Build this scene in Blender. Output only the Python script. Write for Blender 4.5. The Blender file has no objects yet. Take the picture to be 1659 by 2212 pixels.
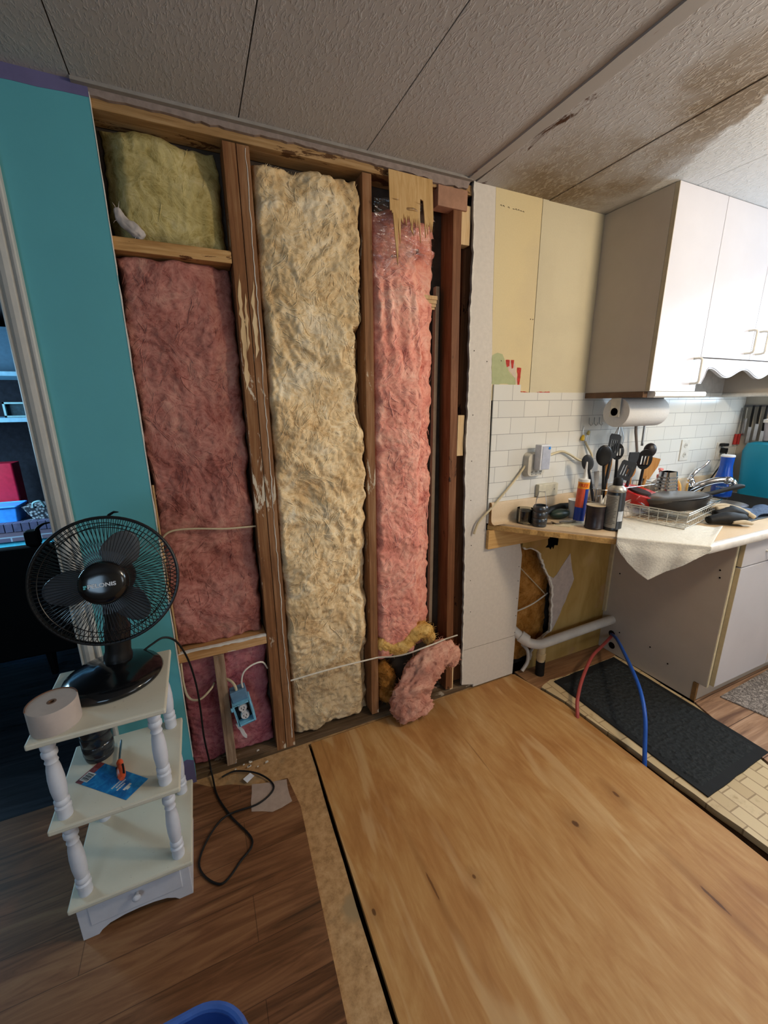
import bpy, bmesh, math, random
from mathutils import Vector, Matrix, noise
from mathutils.geometry import tessellate_polygon
rnd = random.Random(7)
SC = bpy.context.scene
COL = SC.collection
PI = math.pi

# ------------------------------------------------------------------ camera, light, exposure
def setup_camera():
    cd = bpy.data.cameras.new('camera'); co = bpy.data.objects.new('camera', cd); COL.objects.link(co)
    yaw, pit, rol = math.radians(24.1578), math.radians(14.8073), math.radians(-0.5073)
    f = Vector((math.sin(yaw)*math.cos(pit), math.cos(yaw)*math.cos(pit), -math.sin(pit)))
    r = Vector((math.cos(yaw), -math.sin(yaw), 0)); u = r.cross(f)
    r2 = r*math.cos(rol) + u*math.sin(rol); u2 = u*math.cos(rol) - r*math.sin(rol)
    m = Matrix((r2, u2, -f)).transposed().to_4x4(); m.translation = Vector((0, -1.5056, 1.452))
    co.matrix_world = m
    cd.sensor_fit = 'VERTICAL'; cd.sensor_height = 36.0; cd.lens = 887.55/2212*36; cd.clip_start = .02
    SC.camera = co
setup_camera()

def area(name, loc, target, sx, sy, power, col, spread=180):
    l = bpy.data.lights.new(name, 'AREA'); l.shape = 'RECTANGLE'; l.size = sx; l.size_y = sy
    l.energy = power; l.color = col; l.spread = math.radians(spread)
    o = bpy.data.objects.new(name, l); COL.objects.link(o); o.location = loc
    o.rotation_euler = (Vector(target)-Vector(loc)).to_track_quat('-Z', 'Y').to_euler(); return o
w = bpy.data.worlds.new('world'); SC.world = w; w.use_nodes = True
w.node_tree.nodes['Background'].inputs[0].default_value = (.55, .75, 1, 1)
w.node_tree.nodes['Background'].inputs[1].default_value = .6
# daylight through the window over the sink, through the window at the far end of the kitchen, and through the far room's window
area('sink_window_daylight', (3.20, -.80, 1.72), (1.0, -.85, 1.0), 1.2, .62, 26, (.68, .84, 1))
area('kitchen_window_daylight', (2.35, -3.15, 1.50), (1.7, 0, 1.2), 1.1, .9, 10, (.90, .95, 1))
area('left_window_daylight', (-1.3, -3.15, 1.40), (-.3, 0, .9), 1.0, .9, 13, (.52, .76, 1))
area('far_room_window_daylight', (-2.9, 2.3, 1.5), (-1.3, 3.1, .5), 1.2, 1.0, 130, (.42, .75, 1))
def lamp_light():
    l = bpy.data.lights.new('ceiling_lamp_bulb', 'POINT'); l.energy = 42; l.color = (1, .82, .60); l.shadow_soft_size = .11
    o = bpy.data.objects.new('ceiling_lamp_bulb', l); COL.objects.link(o); o.location = (1.88, -1.42, 2.05)
lamp_light()
SC.view_settings.view_transform = 'Standard'; SC.view_settings.look = 'None'
SC.view_settings.exposure = 0.10; SC.view_settings.gamma = 1.0; SC.view_settings.use_curve_mapping = False

# ------------------------------------------------------------------ materials
def lin(c):
    if isinstance(c, str):
        c = [int(c[i:i+2], 16)/255 for i in (0, 2, 4)]
        c = [x/12.92 if x <= .04045 else ((x+.055)/1.055)**2.4 for x in c]
    return (c[0], c[1], c[2], 1)
class NT:
    def __init__(s, name):
        s.m = bpy.data.materials.new(name); s.m.use_nodes = True; s.t = s.m.node_tree
        s.b = s.t.nodes['Principled BSDF']; s.out = s.t.nodes['Material Output']; s._tc = None
    def n(s, typ, **kw):
        k = s.t.nodes.new(typ)
        for a, v in kw.items(): setattr(k, a, v)
        return k
    def L(s, a, b): s.t.links.new(a, b)
    def put(s, sock, v):
        if hasattr(v, 'is_output') : s.L(v, sock)
        elif isinstance(v, (tuple, list, str)) and sock.type == 'RGBA': sock.default_value = lin(v)
        else: sock.default_value = v
    def co(s):
        if s._tc is None: s._tc = s.n('ShaderNodeTexCoord').outputs['Object']
        return s._tc
    def mp(s, scale=(1, 1, 1), rot=(0, 0, 0), loc=(0, 0, 0), vec=None):
        k = s.n('ShaderNodeMapping'); s.L(vec or s.co(), k.inputs['Vector'])
        k.inputs['Scale'].default_value = scale; k.inputs['Rotation'].default_value = rot; k.inputs['Location'].default_value = loc
        return k.outputs[0]
    def noise(s, scale=5, detail=4, rough=.55, dist=0, vec=None, stretch=None, col=False):
        k = s.n('ShaderNodeTexNoise'); v = vec or (s.mp(stretch) if stretch else s.co()); s.L(v, k.inputs['Vector'])
        k.inputs['Scale'].default_value = scale; k.inputs['Detail'].default_value = detail
        k.inputs['Roughness'].default_value = rough; k.inputs['Distortion'].default_value = dist
        return k.outputs['Color' if col else 'Fac']
    def ramp(s, fac, stops, interp='LINEAR'):
        k = s.n('ShaderNodeValToRGB'); s.L(fac, k.inputs[0]); e = k.color_ramp.elements; k.color_ramp.interpolation = interp
        while len(e) < len(stops): e.new(.5)
        for q, (p, c) in zip(e, stops): q.position = p; q.color = lin(c) if not isinstance(c, (int, float)) else (c, c, c, 1)
        return k.outputs[0]
    def mix(s, fac, a, b, mode='MIX'):
        k = s.n('ShaderNodeMix', data_type='RGBA', blend_type=mode)
        s.put(k.inputs[0], fac); s.put(k.inputs[6], a); s.put(k.inputs[7], b); return k.outputs[2]
    def math(s, op, a, b=0.0, c=None, clamp=False):
        k = s.n('ShaderNodeMath', operation=op, use_clamp=clamp); s.put(k.inputs[0], a); s.put(k.inputs[1], b)
        if c is not None: s.put(k.inputs[2], c)
        return k.outputs[0]
    def xyz(s, vec=None):
        k = s.n('ShaderNodeSeparateXYZ'); s.L(vec or s.co(), k.inputs[0]); return k.outputs
    def comb(s, x, y, z=0.0):
        k = s.n('ShaderNodeCombineXYZ'); s.put(k.inputs[0], x); s.put(k.inputs[1], y); s.put(k.inputs[2], z); return k.outputs[0]
    def step(s, v, a, b):
        k = s.n('ShaderNodeMapRange', interpolation_type='SMOOTHSTEP'); s.put(k.inputs[0], v)
        k.inputs[1].default_value = a; k.inputs[2].default_value = b; return k.outputs[0]
    def bump(s, h, strength=.3, dist=.01):
        k = s.n('ShaderNodeBump'); s.L(h, k.inputs['Height']); k.inputs['Strength'].default_value = strength
        k.inputs['Distance'].default_value = dist; s.L(k.outputs[0], s.b.inputs['Normal']); return s
    def set(s, col=None, rough=.6, spec=.3, metal=0, trans=0, ior=None, alpha=None, coat=0):
        if col is not None: s.put(s.b.inputs['Base Color'], col)
        s.put(s.b.inputs['Roughness'], rough); s.put(s.b.inputs['Specular IOR Level'], spec)
        s.put(s.b.inputs['Metallic'], metal)
        if trans: s.b.inputs['Transmission Weight'].default_value = trans
        if ior: s.b.inputs['IOR'].default_value = ior
        if alpha is not None: s.put(s.b.inputs['Alpha'], alpha)
        if coat: s.b.inputs['Coat Weight'].default_value = coat
        return s
MAT = {}
def flat(name, c, rough=.5, spec=.3, metal=0, var=.12, scale=30, bump=0, **kw):
    if name in MAT: return MAT[name]
    k = NT(name); c = lin(c)
    n = k.noise(scale, 4, .6)
    lo = tuple(x*(1-var) for x in c[:3]); hi = tuple(min(1, x*(1+var)) for x in c[:3])
    k.set(k.ramp(n, [(.3, lo), (.7, hi)]), rough, spec, metal, **kw)
    if bump: k.bump(n, bump, .003)
    MAT[name] = k.m; return k.m

def wood(name, cols, along='z', rough=.75, streak=1.0, bump=.25, paint=None, freq=1.0):
    if name in MAT: return MAT[name]
    k = NT(name)
    st = {'x': (.05, 1, 1), 'y': (1, .05, 1), 'z': (1, 1, .05)}[along]
    g = k.noise(60*freq, 5, .62, 1.2*streak, stretch=st)
    g2 = k.noise(9*freq, 4, .6, .6, stretch=tuple(x if x == 1 else .25 for x in st))
    h = k.math('ADD', k.math('MULTIPLY', g, .6), k.math('MULTIPLY', g2, .4))
    c = k.ramp(h, [(.32, cols[0]), (.5, cols[1]), (.66, cols[2])])
    if paint:                                   # plaster and adhesive left on the wood
        p = k.noise(14, 6, .7, .5, stretch=tuple(x if x == 1 else .3 for x in st))
        c = k.mix(k.step(p, paint[1], paint[1]+.03), c, paint[0])
    k.set(c, rough, .2).bump(h, bump, .004); MAT[name] = k.m; return k.m

def fluffy(name, cols, scale=9, tint=False):
    k = NT(name)
    wv = k.noise(3.2, 3, .5, 0, col=True)
    add = k.n('ShaderNodeVectorMath', operation='ADD'); k.L(k.co(), add.inputs[0])
    sc = k.n('ShaderNodeVectorMath', operation='SCALE'); k.L(wv, sc.inputs[0]); sc.inputs[3].default_value = .22
    k.L(sc.outputs[0], add.inputs[1]); v = add.outputs[0]
    a = k.noise(scale, 6, .6, 1.2, vec=v)
    b = k.noise(2.3, 3, .5, .3)
    def ridge(sc, d):
        q = k.noise(sc, 3, .55, d, vec=v); return k.math('SUBTRACT', 1.0, k.math('MULTIPLY', k.math('ABSOLUTE', k.math('SUBTRACT', q, .5)), 7.0), clamp=True)
    f = k.math('MAXIMUM', ridge(11, 2.5), k.math('MULTIPLY', ridge(26, 2.0), .8))
    g = k.noise(150, 4, .7)
    h = k.math('ADD', k.math('MULTIPLY', a, .5), k.math('ADD', k.math('MULTIPLY', b, .3), k.math('ADD', k.math('MULTIPLY', f, .12), k.math('MULTIPLY', g, .14))))
    c = k.ramp(h, [(.36, cols[0]), (.47, cols[1]), (.57, cols[2]), (.68, cols[3])])
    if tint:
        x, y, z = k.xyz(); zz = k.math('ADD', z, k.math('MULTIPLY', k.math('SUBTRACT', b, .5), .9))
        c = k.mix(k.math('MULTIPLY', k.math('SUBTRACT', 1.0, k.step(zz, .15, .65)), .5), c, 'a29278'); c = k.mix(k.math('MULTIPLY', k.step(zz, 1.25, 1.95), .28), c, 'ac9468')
    k.set(c, .95, .04)
    hh = k.math('ADD', k.math('MULTIPLY', f, .35), k.math('ADD', a, k.math('MULTIPLY', g, .18)))
    k.bump(hh, .30, .008)
    MAT[name] = k.m; return k.m
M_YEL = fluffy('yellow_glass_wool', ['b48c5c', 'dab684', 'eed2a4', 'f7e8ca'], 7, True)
M_YEL2 = fluffy('old_yellow_glass_wool', ['806f3e', 'a8965c', 'bfae76', 'd0c294'], 6)
M_PINK = fluffy('pink_glass_wool', ['c07060', 'e0907e', 'efa994', 'f6c4ae'], 7)
M_PINK2 = fluffy('dusky_pink_glass_wool', ['6e3c34', '985c52', 'b0766a', 'c2917f'], 6)  # darker, browner pink than the right bay's wool
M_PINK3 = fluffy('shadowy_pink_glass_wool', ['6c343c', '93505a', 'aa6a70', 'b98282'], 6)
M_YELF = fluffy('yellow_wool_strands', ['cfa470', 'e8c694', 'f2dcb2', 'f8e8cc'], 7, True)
M_PINKF = fluffy('pink_wool_strands', ['c87a6c', 'e69c8e', 'f2b4a4', 'f8cbbc'], 7)
M_PINKD = fluffy('dirty_pink_glass_wool', ['8c5244', 'bf8270', 'd69f8a', 'e4b8a0'], 8)
M_BROWN = fluffy('brown_glass_wool', ['5a3410', '8d5c24', 'a87438', 'c08c50'], 8)
M_GOLD = fluffy('golden_glass_wool', ['946c30', 'c89a50', 'deb66c', 'ecd094'], 8)

W_STUD = wood('stud_wood', ['5e3e26', '8a603f', 'a27c5a'], 'z', paint=('c9b9a0', .60))
W_STUD_L = wood('weathered_stud_wood', ['56361e', '805534', '9a734e'], 'z', paint=('cdbfa8', .58))
W_DARK = wood('dark_stud_wood', ['57341f', '744a2e', '8e6446'], 'z', paint=('2e1a10', .62))
W_DARK.node_tree.nodes['Principled BSDF'].inputs['Roughness'].default_value = .6
W_RAIL = wood('blocking_wood', ['7b5228', 'b78a54', 'cfa670'], 'x', paint=('5c3418', .60))
W_SILL = wood('sill_wood', ['8a5c30', 'b88a58', 'caa274'], 'x', paint=('d8cdbc', .62))
W_PALE = wood('pale_split_wood', ['b89468', 'd6b688', 'e4cca4'], 'z')
W_PALEX = wood('pale_plate_wood', ['7c5a34', 'a27e52', 'ba986c'], 'x', paint=('5a3c22', .57))
W_OLD = wood('old_floor_plate_wood', ['3c2c1c', '64503a', '84705a'], 'x', paint=('a89a86', .62))
W_CLEAT = wood('cleat_wood', ['b48850', 'cca46a', 'd8b680'], 'x')
W_PANELTORN = wood('torn_panel_wood', ['b08a54', 'c6a06a', 'd2b080'], 'z', bump=.1)

# ------------------------------------------------------------------ mesh helpers
LOC = {}
class MB:
    def __init__(s): s.v = []; s.f = []
    def add(s, verts, faces):
        o = len(s.v); s.v += [tuple(v) for v in verts]; s.f += [tuple(i+o for i in f) for f in faces]; return s
    def box(s, x0, x1, y0, y1, z0, z1, xf=None):
        v = [Vector((x, y, z)) for z in (z0, z1) for y in (y0, y1) for x in (x0, x1)]
        if xf: v = [xf(p) for p in v]
        return s.add(v, [(0, 2, 3, 1), (4, 5, 7, 6), (0, 1, 5, 4), (2, 6, 7, 3), (0, 4, 6, 2), (1, 3, 7, 5)])
    def tube(s, pts, r, n=8, closed=False, caps=True):
        pts = [Vector(p) for p in pts]; N = len(pts); rr = r if isinstance(r, (list, tuple)) else [r]*N
        rings = []; up = None
        for i in range(N):
            if closed: t = pts[(i+1) % N]-pts[i-1]
            else: t = pts[min(i+1, N-1)]-pts[max(i-1, 0)]
            if t.length < 1e-9: t = Vector((0, 0, 1))
            t.normalize()
            if up is None: up = t.orthogonal().normalized()
            else:
                up = up-t*up.dot(t)
                up = up.normalized() if up.length > 1e-6 else t.orthogonal().normalized()
            b = t.cross(up)
            rings.append([pts[i]+(up*math.cos(2*PI*k/n)+b*math.sin(2*PI*k/n))*rr[i] for k in range(n)])
        v = [p for q in rings for p in q]; f = []
        for i in range(N if closed else N-1):
            a, b2 = i*n, ((i+1) % N)*n
            for k in range(n): f.append((a+k, a+(k+1) % n, b2+(k+1) % n, b2+k))
        if caps and not closed: f += [tuple(range(n-1, -1, -1)), tuple(range((N-1)*n, N*n))]
        return s.add(v, f)
    def lathe(s, prof, c=(0, 0, 0), n=24, ax=(0, 0, 1), cap=True, closed=False):
        ax = Vector(ax).normalized(); a = ax.orthogonal().normalized(); b = ax.cross(a); c = Vector(c)
        v = [c+ax*z+(a*math.cos(2*PI*k/n)+b*math.sin(2*PI*k/n))*max(r, 1e-5) for r, z in prof for k in range(n)]
        f = []; N = len(prof)
        for i in range(N if closed else N-1):
            j = (i+1) % N
            for k in range(n): f.append((i*n+k, i*n+(k+1) % n, j*n+(k+1) % n, j*n+k))
        if cap and not closed: f += [tuple(range(n-1, -1, -1)), tuple(range((N-1)*n, N*n))]
        return s.add(v, f)
    def prism(s, pts, axis, a, b):
        """outline pts (2d) extruded along axis 'x','y' or 'z' from a to b"""
        def P(p, t):
            return {'x': (t, p[0], p[1]), 'y': (p[0], t, p[1]), 'z': (p[0], p[1], t)}[axis]
        n = len(pts); v = [P(p, a) for p in pts]+[P(p, b) for p in pts]
        tri = tessellate_polygon([[Vector((p[0], p[1], 0)) for p in pts]])
        f = [tuple(t) for t in tri]+[tuple(i+n for i in t[::-1]) for t in tri]
        f += [(i, (i+1) % n, (i+1) % n+n, i+n) for i in range(n)]
        return s.add(v, f)
    def ell(s, c, rx, ry, rz, n=16, m=10, xf=None):
        c = Vector(c); v = []; f = []
        for i in range(m+1):
            th = PI*i/m
            for k in range(n):
                ph = 2*PI*k/n
                p = Vector((rx*math.sin(th)*math.cos(ph), ry*math.sin(th)*math.sin(ph), rz*math.cos(th)))
                v.append((xf @ p if xf else p)+c)
        for i in range(m):
            for k in range(n): f.append((i*n+k, (i+1)*n+k, (i+1)*n+(k+1) % n, i*n+(k+1) % n))
        return s.add(v, f)
    def grid(s, fn, nu, nv):
        v = [fn(i/nu, j/nv) for j in range(nv+1) for i in range(nu+1)]
        f = [(j*(nu+1)+i, j*(nu+1)+i+1, (j+1)*(nu+1)+i+1, (j+1)*(nu+1)+i) for j in range(nv) for i in range(nu)]
        return s.add(v, f)
    def xform(s, m):
        s.v = [tuple(m @ Vector(p)) for p in s.v]; return s
    def build(s, name, mat, parent=None, smooth=False, bevel=0, origin=None, solid=0, sub=0):
        if parent is not None: org = LOC[parent.name]
        elif origin is not None: org = Vector(origin)
        else:
            xs = [p[0] for p in s.v]; ys = [p[1] for p in s.v]; zs = [p[2] for p in s.v]
            org = Vector(((min(xs)+max(xs))/2, (min(ys)+max(ys))/2, min(zs)))
        me = bpy.data.meshes.new(name); me.from_pydata([tuple(Vector(p)-org) for p in s.v], [], s.f)
        bm = bmesh.new(); bm.from_mesh(me)
        bmesh.ops.remove_doubles(bm, verts=bm.verts, dist=2e-6)
        bmesh.ops.recalc_face_normals(bm, faces=bm.faces); bm.to_mesh(me); bm.free()
        o = bpy.data.objects.new(name, me); COL.objects.link(o)
        if mat: me.materials.append(mat)
        if parent is not None: o.parent = parent
        else: o.location = org
        LOC[o.name] = org
        if smooth:
            for p in me.polygons: p.use_smooth = True
            if smooth != 'all': me.set_sharp_from_angle(angle=math.radians(40))
        if solid:
            m = o.modifiers.new('thick', 'SOLIDIFY'); m.thickness = solid; m.offset = 0
        if bevel:
            m = o.modifiers.new('bevel', 'BEVEL'); m.width = bevel; m.segments = 2; m.limit_method = 'ANGLE'
        if sub:
            m = o.modifiers.new('sub', 'SUBSURF'); m.levels = sub; m.render_levels = sub
        return o
def tag(o, label=None, cat=None, group=None, kind=None):
    if label: o['label'] = label
    if cat: o['category'] = cat
    if group: o['group'] = group
    if kind: o['kind'] = kind
    return o
def thing(name, loc, label, cat, group=None):
    o = bpy.data.objects.new(name, None); COL.objects.link(o); o.location = loc; o.empty_display_size = .05
    LOC[o.name] = Vector(loc); return tag(o, label, cat, group)
def struct(o): o['kind'] = 'structure'; return o
def copy_thing(src, loc, label, group=None):
    c = src.copy(); COL.objects.link(c); c.location = loc; LOC[c.name] = Vector(loc); c['label'] = label
    if group: c['group'] = group
    for ch in list(src.children):
        d = ch.copy(); COL.objects.link(d); d.parent = c
        for g in list(ch.children):
            e = g.copy(); COL.objects.link(e); e.parent = d
    return c
def spline(ctrl, n=10, closed=False):
    p = [Vector(c) for c in ctrl]; out = []; N = len(p)
    for i in range(N if closed else N-1):
        g = (lambda k: p[k % N]) if closed else (lambda k: p[min(max(k, 0), N-1)])
        a, b, c, d = g(i-1), g(i), g(i+1), g(i+2)
        for j in range(n):
            t = j/n
            out.append(.5*((2*b)+(c-a)*t+(2*a-5*b+4*c-d)*t*t+(3*b-a-3*c+d)*t**3))
    if not closed: out.append(p[-1])
    return out
def rough(pts, step, amp, seed=0, closed=True):
    r = random.Random(seed); out = []; n = len(pts)
    for i in range(n if closed else n-1):
        a, b = Vector(pts[i]), Vector(pts[(i+1) % n]); L = (b-a).length; k = max(1, int(L/step))
        for j in range(k):
            p = a.lerp(b, j/k)
            if j: p += Vector((r.uniform(-amp, amp), r.uniform(-amp, amp)))
            out.append((p.x, p.y))
    if not closed: out.append(tuple(pts[-1]))
    return out
def text_mesh(name, s, size, mat, parent, mtx, extrude=.0006, bend=None, spacing=1.0, bold=0.0, sx=1.0):
    cu = bpy.data.curves.new(name, 'FONT'); cu.body = s; cu.size = size; cu.extrude = extrude; cu.align_x = 'CENTER'; cu.align_y = 'CENTER'
    cu.space_character = spacing; cu.offset = bold
    t = bpy.data.objects.new(name+'_tmp', cu); COL.objects.link(t)
    dg = bpy.context.evaluated_depsgraph_get(); me = bpy.data.meshes.new_from_object(t.evaluated_get(dg))
    COL.objects.unlink(t); bpy.data.objects.remove(t)
    mb = MB(); vs = []
    for v in me.vertices:
        p = Vector((v.co.x*sx, v.co.y, v.co.z))
        if bend: a = p.x/bend; p = Vector((math.sin(a)*(bend+p.z), p.y, math.cos(a)*(bend+p.z)))
        vs.append(mtx @ p)
    mb.add(vs, [tuple(f.vertices) for f in me.polygons]); bpy.data.meshes.remove(me)
    return mb.build(name, mat, parent)

# ================================================================== SETTING
CEIL = 2.258
# -- floor: one structure, several coverings
def laminate_mat():
    k = NT('laminate_floor'); x, y, z = k.xyz()
    br = k.n('ShaderNodeTexBrick'); k.L(k.mp((1, 1, 1)), br.inputs['Vector'])
    br.inputs['Scale'].default_value = 1; br.inputs['Brick Width'].default_value = 1.2; br.inputs['Row Height'].default_value = .125
    br.inputs['Mortar Size'].default_value = .0012; br.offset = .37
    br.inputs['Color1'].default_value = (.2, .2, .2, 1); br.inputs['Color2'].default_value = (.8, .8, .8, 1); br.inputs['Mortar'].default_value = (0, 0, 0, 1)
    row = k.math('FLOOR', k.math('DIVIDE', y, .125))
    vec = k.comb(k.math('ADD', x, k.math('MULTIPLY', row, 1.7)), y, row)
    g = k.noise(26, 6, .62, 1.6, vec=k.mp((.09, 1, 1), vec=vec)); g2 = k.noise(5, 3, .5, .5, vec=k.mp((.35, 1, 1), vec=vec))
    h = k.math('ADD', k.math('MULTIPLY', g, .65), k.math('MULTIPLY', g2, .35))
    c = k.ramp(h, [(.34, '2e1c10'), (.43, '5c3a22'), (.52, '785034'), (.64, '8f6846')])
    c = k.mix(k.math('MULTIPLY', br.outputs['Color'], .15), c, '94704e', 'MIX')
    c = k.mix(k.math('MULTIPLY', br.outputs['Fac'], .55), c, '2e1e12')
    k.set(c, .42, .35).bump(h, .08, .002); return k.m
M_LAM = laminate_mat()
def plank_light():
    k = NT('pale_laminate'); g = k.noise(22, 6, .6, 1.4, stretch=(.1, 1, 1)); x, y, z = k.xyz()
    fr = k.math('FRACT', k.math('DIVIDE', k.math('ADD', y, 10), .16)); ln = k.math('LESS_THAN', fr, .02)
    c = k.ramp(g, [(.32, '6e5140'), (.5, 'a17e63'), (.66, 'bb9a7e')]); k.set(k.mix(ln, c, '4a3324'), .45, .3); return k.m
M_PLANK = plank_light()
def osb():
    k = NT('bare_subfloor'); n = k.noise(40, 6, .7); n2 = k.noise(4, 4, .6)
    c = k.ramp(n, [(.3, '8d6c48'), (.5, 'b08b60'), (.7, 'c2a076')]); c = k.mix(k.step(n2, .56, .66), c, '97805f')
    v = k.noise(120, 3, .7); c = k.mix(k.step(v, .7, .74), c, '5d4228'); k.set(c, .85, .15).bump(n, .3, .003); return k.m
M_OSB = osb()
def vinyl():
    k = NT('brick_pattern_vinyl'); 
    br = k.n('ShaderNodeTexBrick'); k.L(k.mp((1, 1, 1), (0, 0, PI/2)), br.inputs['Vector'])
    for a, v in (('Scale', 1), ('Brick Width', .112), ('Row Height', .058), ('Mortar Size', .0035), ('Mortar Smooth', .6), ('Bias', 0)): br.inputs[a].default_value = v
    br.inputs['Color1'].default_value = lin('d0bc95'); br.inputs['Color2'].default_value = lin('bfa880'); br.inputs['Mortar'].default_value = lin('97805e')
    n = k.noise(9, 5, .65); c = k.mix(k.step(n, .58, .75), br.outputs['Color'], 'a48a62')
    d = k.noise(45, 5, .7); c = k.mix(k.step(d, .70, .76), c, '6a5236')
    k.set(c, .5, .35).bump(br.outputs['Fac'], -.12, .002); return k.m
M_VIN = vinyl()
M_DIRT = flat('dark_gap', '1c120a', .95, .05, var=.4)  # near-black brown of the slab, seen in gaps between the coverings

fl = struct(MB().box(-4.2, 3.3, -3.4, .35, -.09, -.03).build('floor', M_DIRT, origin=(0, 0, 0)))
lam = rough([(-4.2, -3.4), (.165, -3.4), (.172, -.9), (.19, -.57), (.209, -.277), (.222, -.12), (-.11, -.015), (-4.2, -.015)], .09, .004, 3)
struct(MB().prism([(-4.2, -3.4), (.168, -3.4), (.172, -.9), (.186, -.57), (.2, -.277), (.18, -.135), (.06, -.12), (-.03, -.07), (-.1, -.05), (-.16, -.005), (-.43, -.005), (-.43, .12), (-4.2, .12)], 'z', -.028, 0).build('laminate_planks', M_LAM, fl))
struct(MB().prism(rough([(-.2, .10), (1.45, .10), (1.45, .002), (.298, .002), (.275, -.92), (.272, -3.4), (.1, -3.4), (.1, -.9), (.1, -.3), (-.2, -.1)], .12, .003, 5), 'z', -.03, -.006).build('subfloor_strip', M_OSB, fl))
struct(MB().prism(rough([(1.59, -3.4), (1.60, -1.09), (1.595, -1.0), (1.572, -.7), (1.543, -.29), (1.475, .012), (1.56, .012), (2.125, .012), (2.105, -.56), (2.05, -.70), (1.99, -.92), (1.99, -3.4)], .07, .005, 9), 'z', -.03, -.004).build('vinyl_sheet', M_VIN, fl))
struct(MB().prism(rough([(2.0, -3.4), (2.0, -.92), (2.06, -.70), (2.115, -.55), (3.2, -.5), (3.2, -3.4)], .10, .004, 4), 'z', -.03, .002).build('pale_planks', M_PLANK, fl))

struct(MB().prism(rough([(1.47, .012), (2.12, .012), (2.118, -.115), (1.95, -.125), (1.70, -.13), (1.60, -.12), (1.48, -.16)], .05, .006, 77), 'z', -.01, -.0015).build('bare_floor_strip', wood('bare_floor_wood', ['6a4a30', '8c6646', 'a07a56'], 'x'), fl))
# -- ceiling panels with open seams, batten, wall angle
def ceiling_mat():
    k = NT('stippled_ceiling'); x, y, z = k.xyz()
    st = k.noise(120, 3, .55, .8, stretch=(1, .38, 1)); bl = k.step(st, .48, .62)
    ay = k.math('ABSOLUTE', y)
    big = k.noise(2.6, 5, .6, .4)
    # old water stain along the seam beside the cabinet
    d = k.math('ABSOLUTE', k.math('SUBTRACT', x, 1.44))
    m = k.math('SUBTRACT', k.math('ADD', .75, k.math('MULTIPLY', k.math('SUBTRACT', big, .5), 2.4)), k.math('MULTIPLY', d, 2.0))
    m = k.step(m, .1, .95)
    m = k.math('MULTIPLY', m, k.step(x, 1.0, 1.22))
    c = k.mix(big, 'aeaaa7', 'b6b2af')
    c = k.mix(k.math('MULTIPLY', m, .6), c, '9c8660')
    pit = k.math('MULTIPLY', k.math('SUBTRACT', 1.0, bl), m)
    c = k.mix(k.math('MULTIPLY', pit, .6), c, '5c4526')
    # rust spots under the batten
    r1 = k.noise(11, 6, .7, .6, stretch=(1, .35, 1)); dd = k.math('ABSOLUTE', k.math('SUBTRACT', x, 1.085))
    rs = k.math('MULTIPLY', k.step(r1, .56, .63), k.math('SUBTRACT', 1.0, k.step(dd, .012, .035)))
    c = k.mix(rs, c, '4a2c18')
    # fresh repaint over the cabinets
    e = k.math('ADD', k.math('ADD', x, k.math('MULTIPLY', ay, .47)), k.math('MULTIPLY', k.math('SUBTRACT', k.noise(5, 4, .6), .5), .16))
    p = k.step(e, 1.845, 1.865); c = k.mix(p, c, 'cfd0d0')
    k.set(c, .75, .2).bump(bl, .45, .003); return k.m
M_CEIL = ceiling_mat()
ce = struct(MB().box(-4.2, 3.3, -3.4, .12, CEIL+.008, CEIL+.06).build('ceiling', flat('ceiling_void', '3c3630', .9, .05), origin=(0, 0, CEIL)))
seams = [-4.2, -3.02, -1.81, -.6, -.189, .216, .618, 1.028]
cmb = MB()
for a, b in zip(seams[:-1], seams[1:]): cmb.box(a+.0016, b-.0016, -3.4, .0, CEIL, CEIL+.009)
cmb.box(1.068, 1.4305, -3.4, .04, CEIL-.004, CEIL+.009); cmb.box(1.4345, 1.86, -3.4, .04, CEIL-.006, CEIL+.009); cmb.box(1.862, 3.3, -3.4, .04, CEIL-.006, CEIL+.009)
struct(cmb.build('ceiling_panel', M_CEIL, ce))
def batten_mat():
    k = NT('batten_paint'); r = k.noise(7, 6, .7, .8, stretch=(1, .4, 1)); x, y, z = k.xyz()
    c = k.mix(k.step(r, .60, .66), 'a8a29c', '6b4a34'); k.set(c, .7, .2); return k.m
struct(MB().prism(rough([(1.026, -3.4), (1.062, -3.4), (1.066, -1.6), (1.069, -.8), (1.072, -.46), (1.064, -.2), (1.054, -.004), (1.024, -.004), (1.026, -.5)], .06, .0012, 8), 'z', CEIL-.006, CEIL+.004).build('trim_1', batten_mat(), origin=(0, 0, CEIL)))
struct(MB().box(-.19, 1.045, -.016, .002, CEIL-.008, CEIL).build('trim_2', flat('ceiling_angle', '8f8880', .6), origin=(0, 0, CEIL)))

# -- the wall with the opened stud bays
M_TEAL = flat('teal_paint', '58a3ab', .55, .3, var=.03, scale=6)
M_PURP = flat('purple_paint', '6a6488', .6, .2, var=.10, scale=14)
M_GYP = flat('gypsum', 'd8d2c6', .9, .1, var=.12, scale=80, bump=.4)
M_WHITEW = flat('old_white_wall', 'd0c8bd', .75, .2, var=.05, scale=60, bump=.1)
def beige_mat(nm, a, b):
    k = NT(nm); n = k.noise(3, 4, .6); f = k.noise(160, 3, .6); c = k.mix(k.step(n, .4, .65), a, b); c = k.mix(k.math('MULTIPLY', f, .18), c, '9c8a62')
    k.set(c, .7, .2).bump(f, .1, .002); return k.m
M_BEIGE = beige_mat('bare_beige_panel', 'd8c79c', 'd0c09a'); M_BEIGE2 = beige_mat('bare_beige_panel_pale', 'cfc6aa', 'c8bfa4')
wall = struct(MB().box(-.43, 3.3, .104, .13, -.03, CEIL).build('wall_back', flat('sheathing', '4a4038', .9, .1, var=.3, scale=12), origin=(0, 0, 0)))
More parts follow.
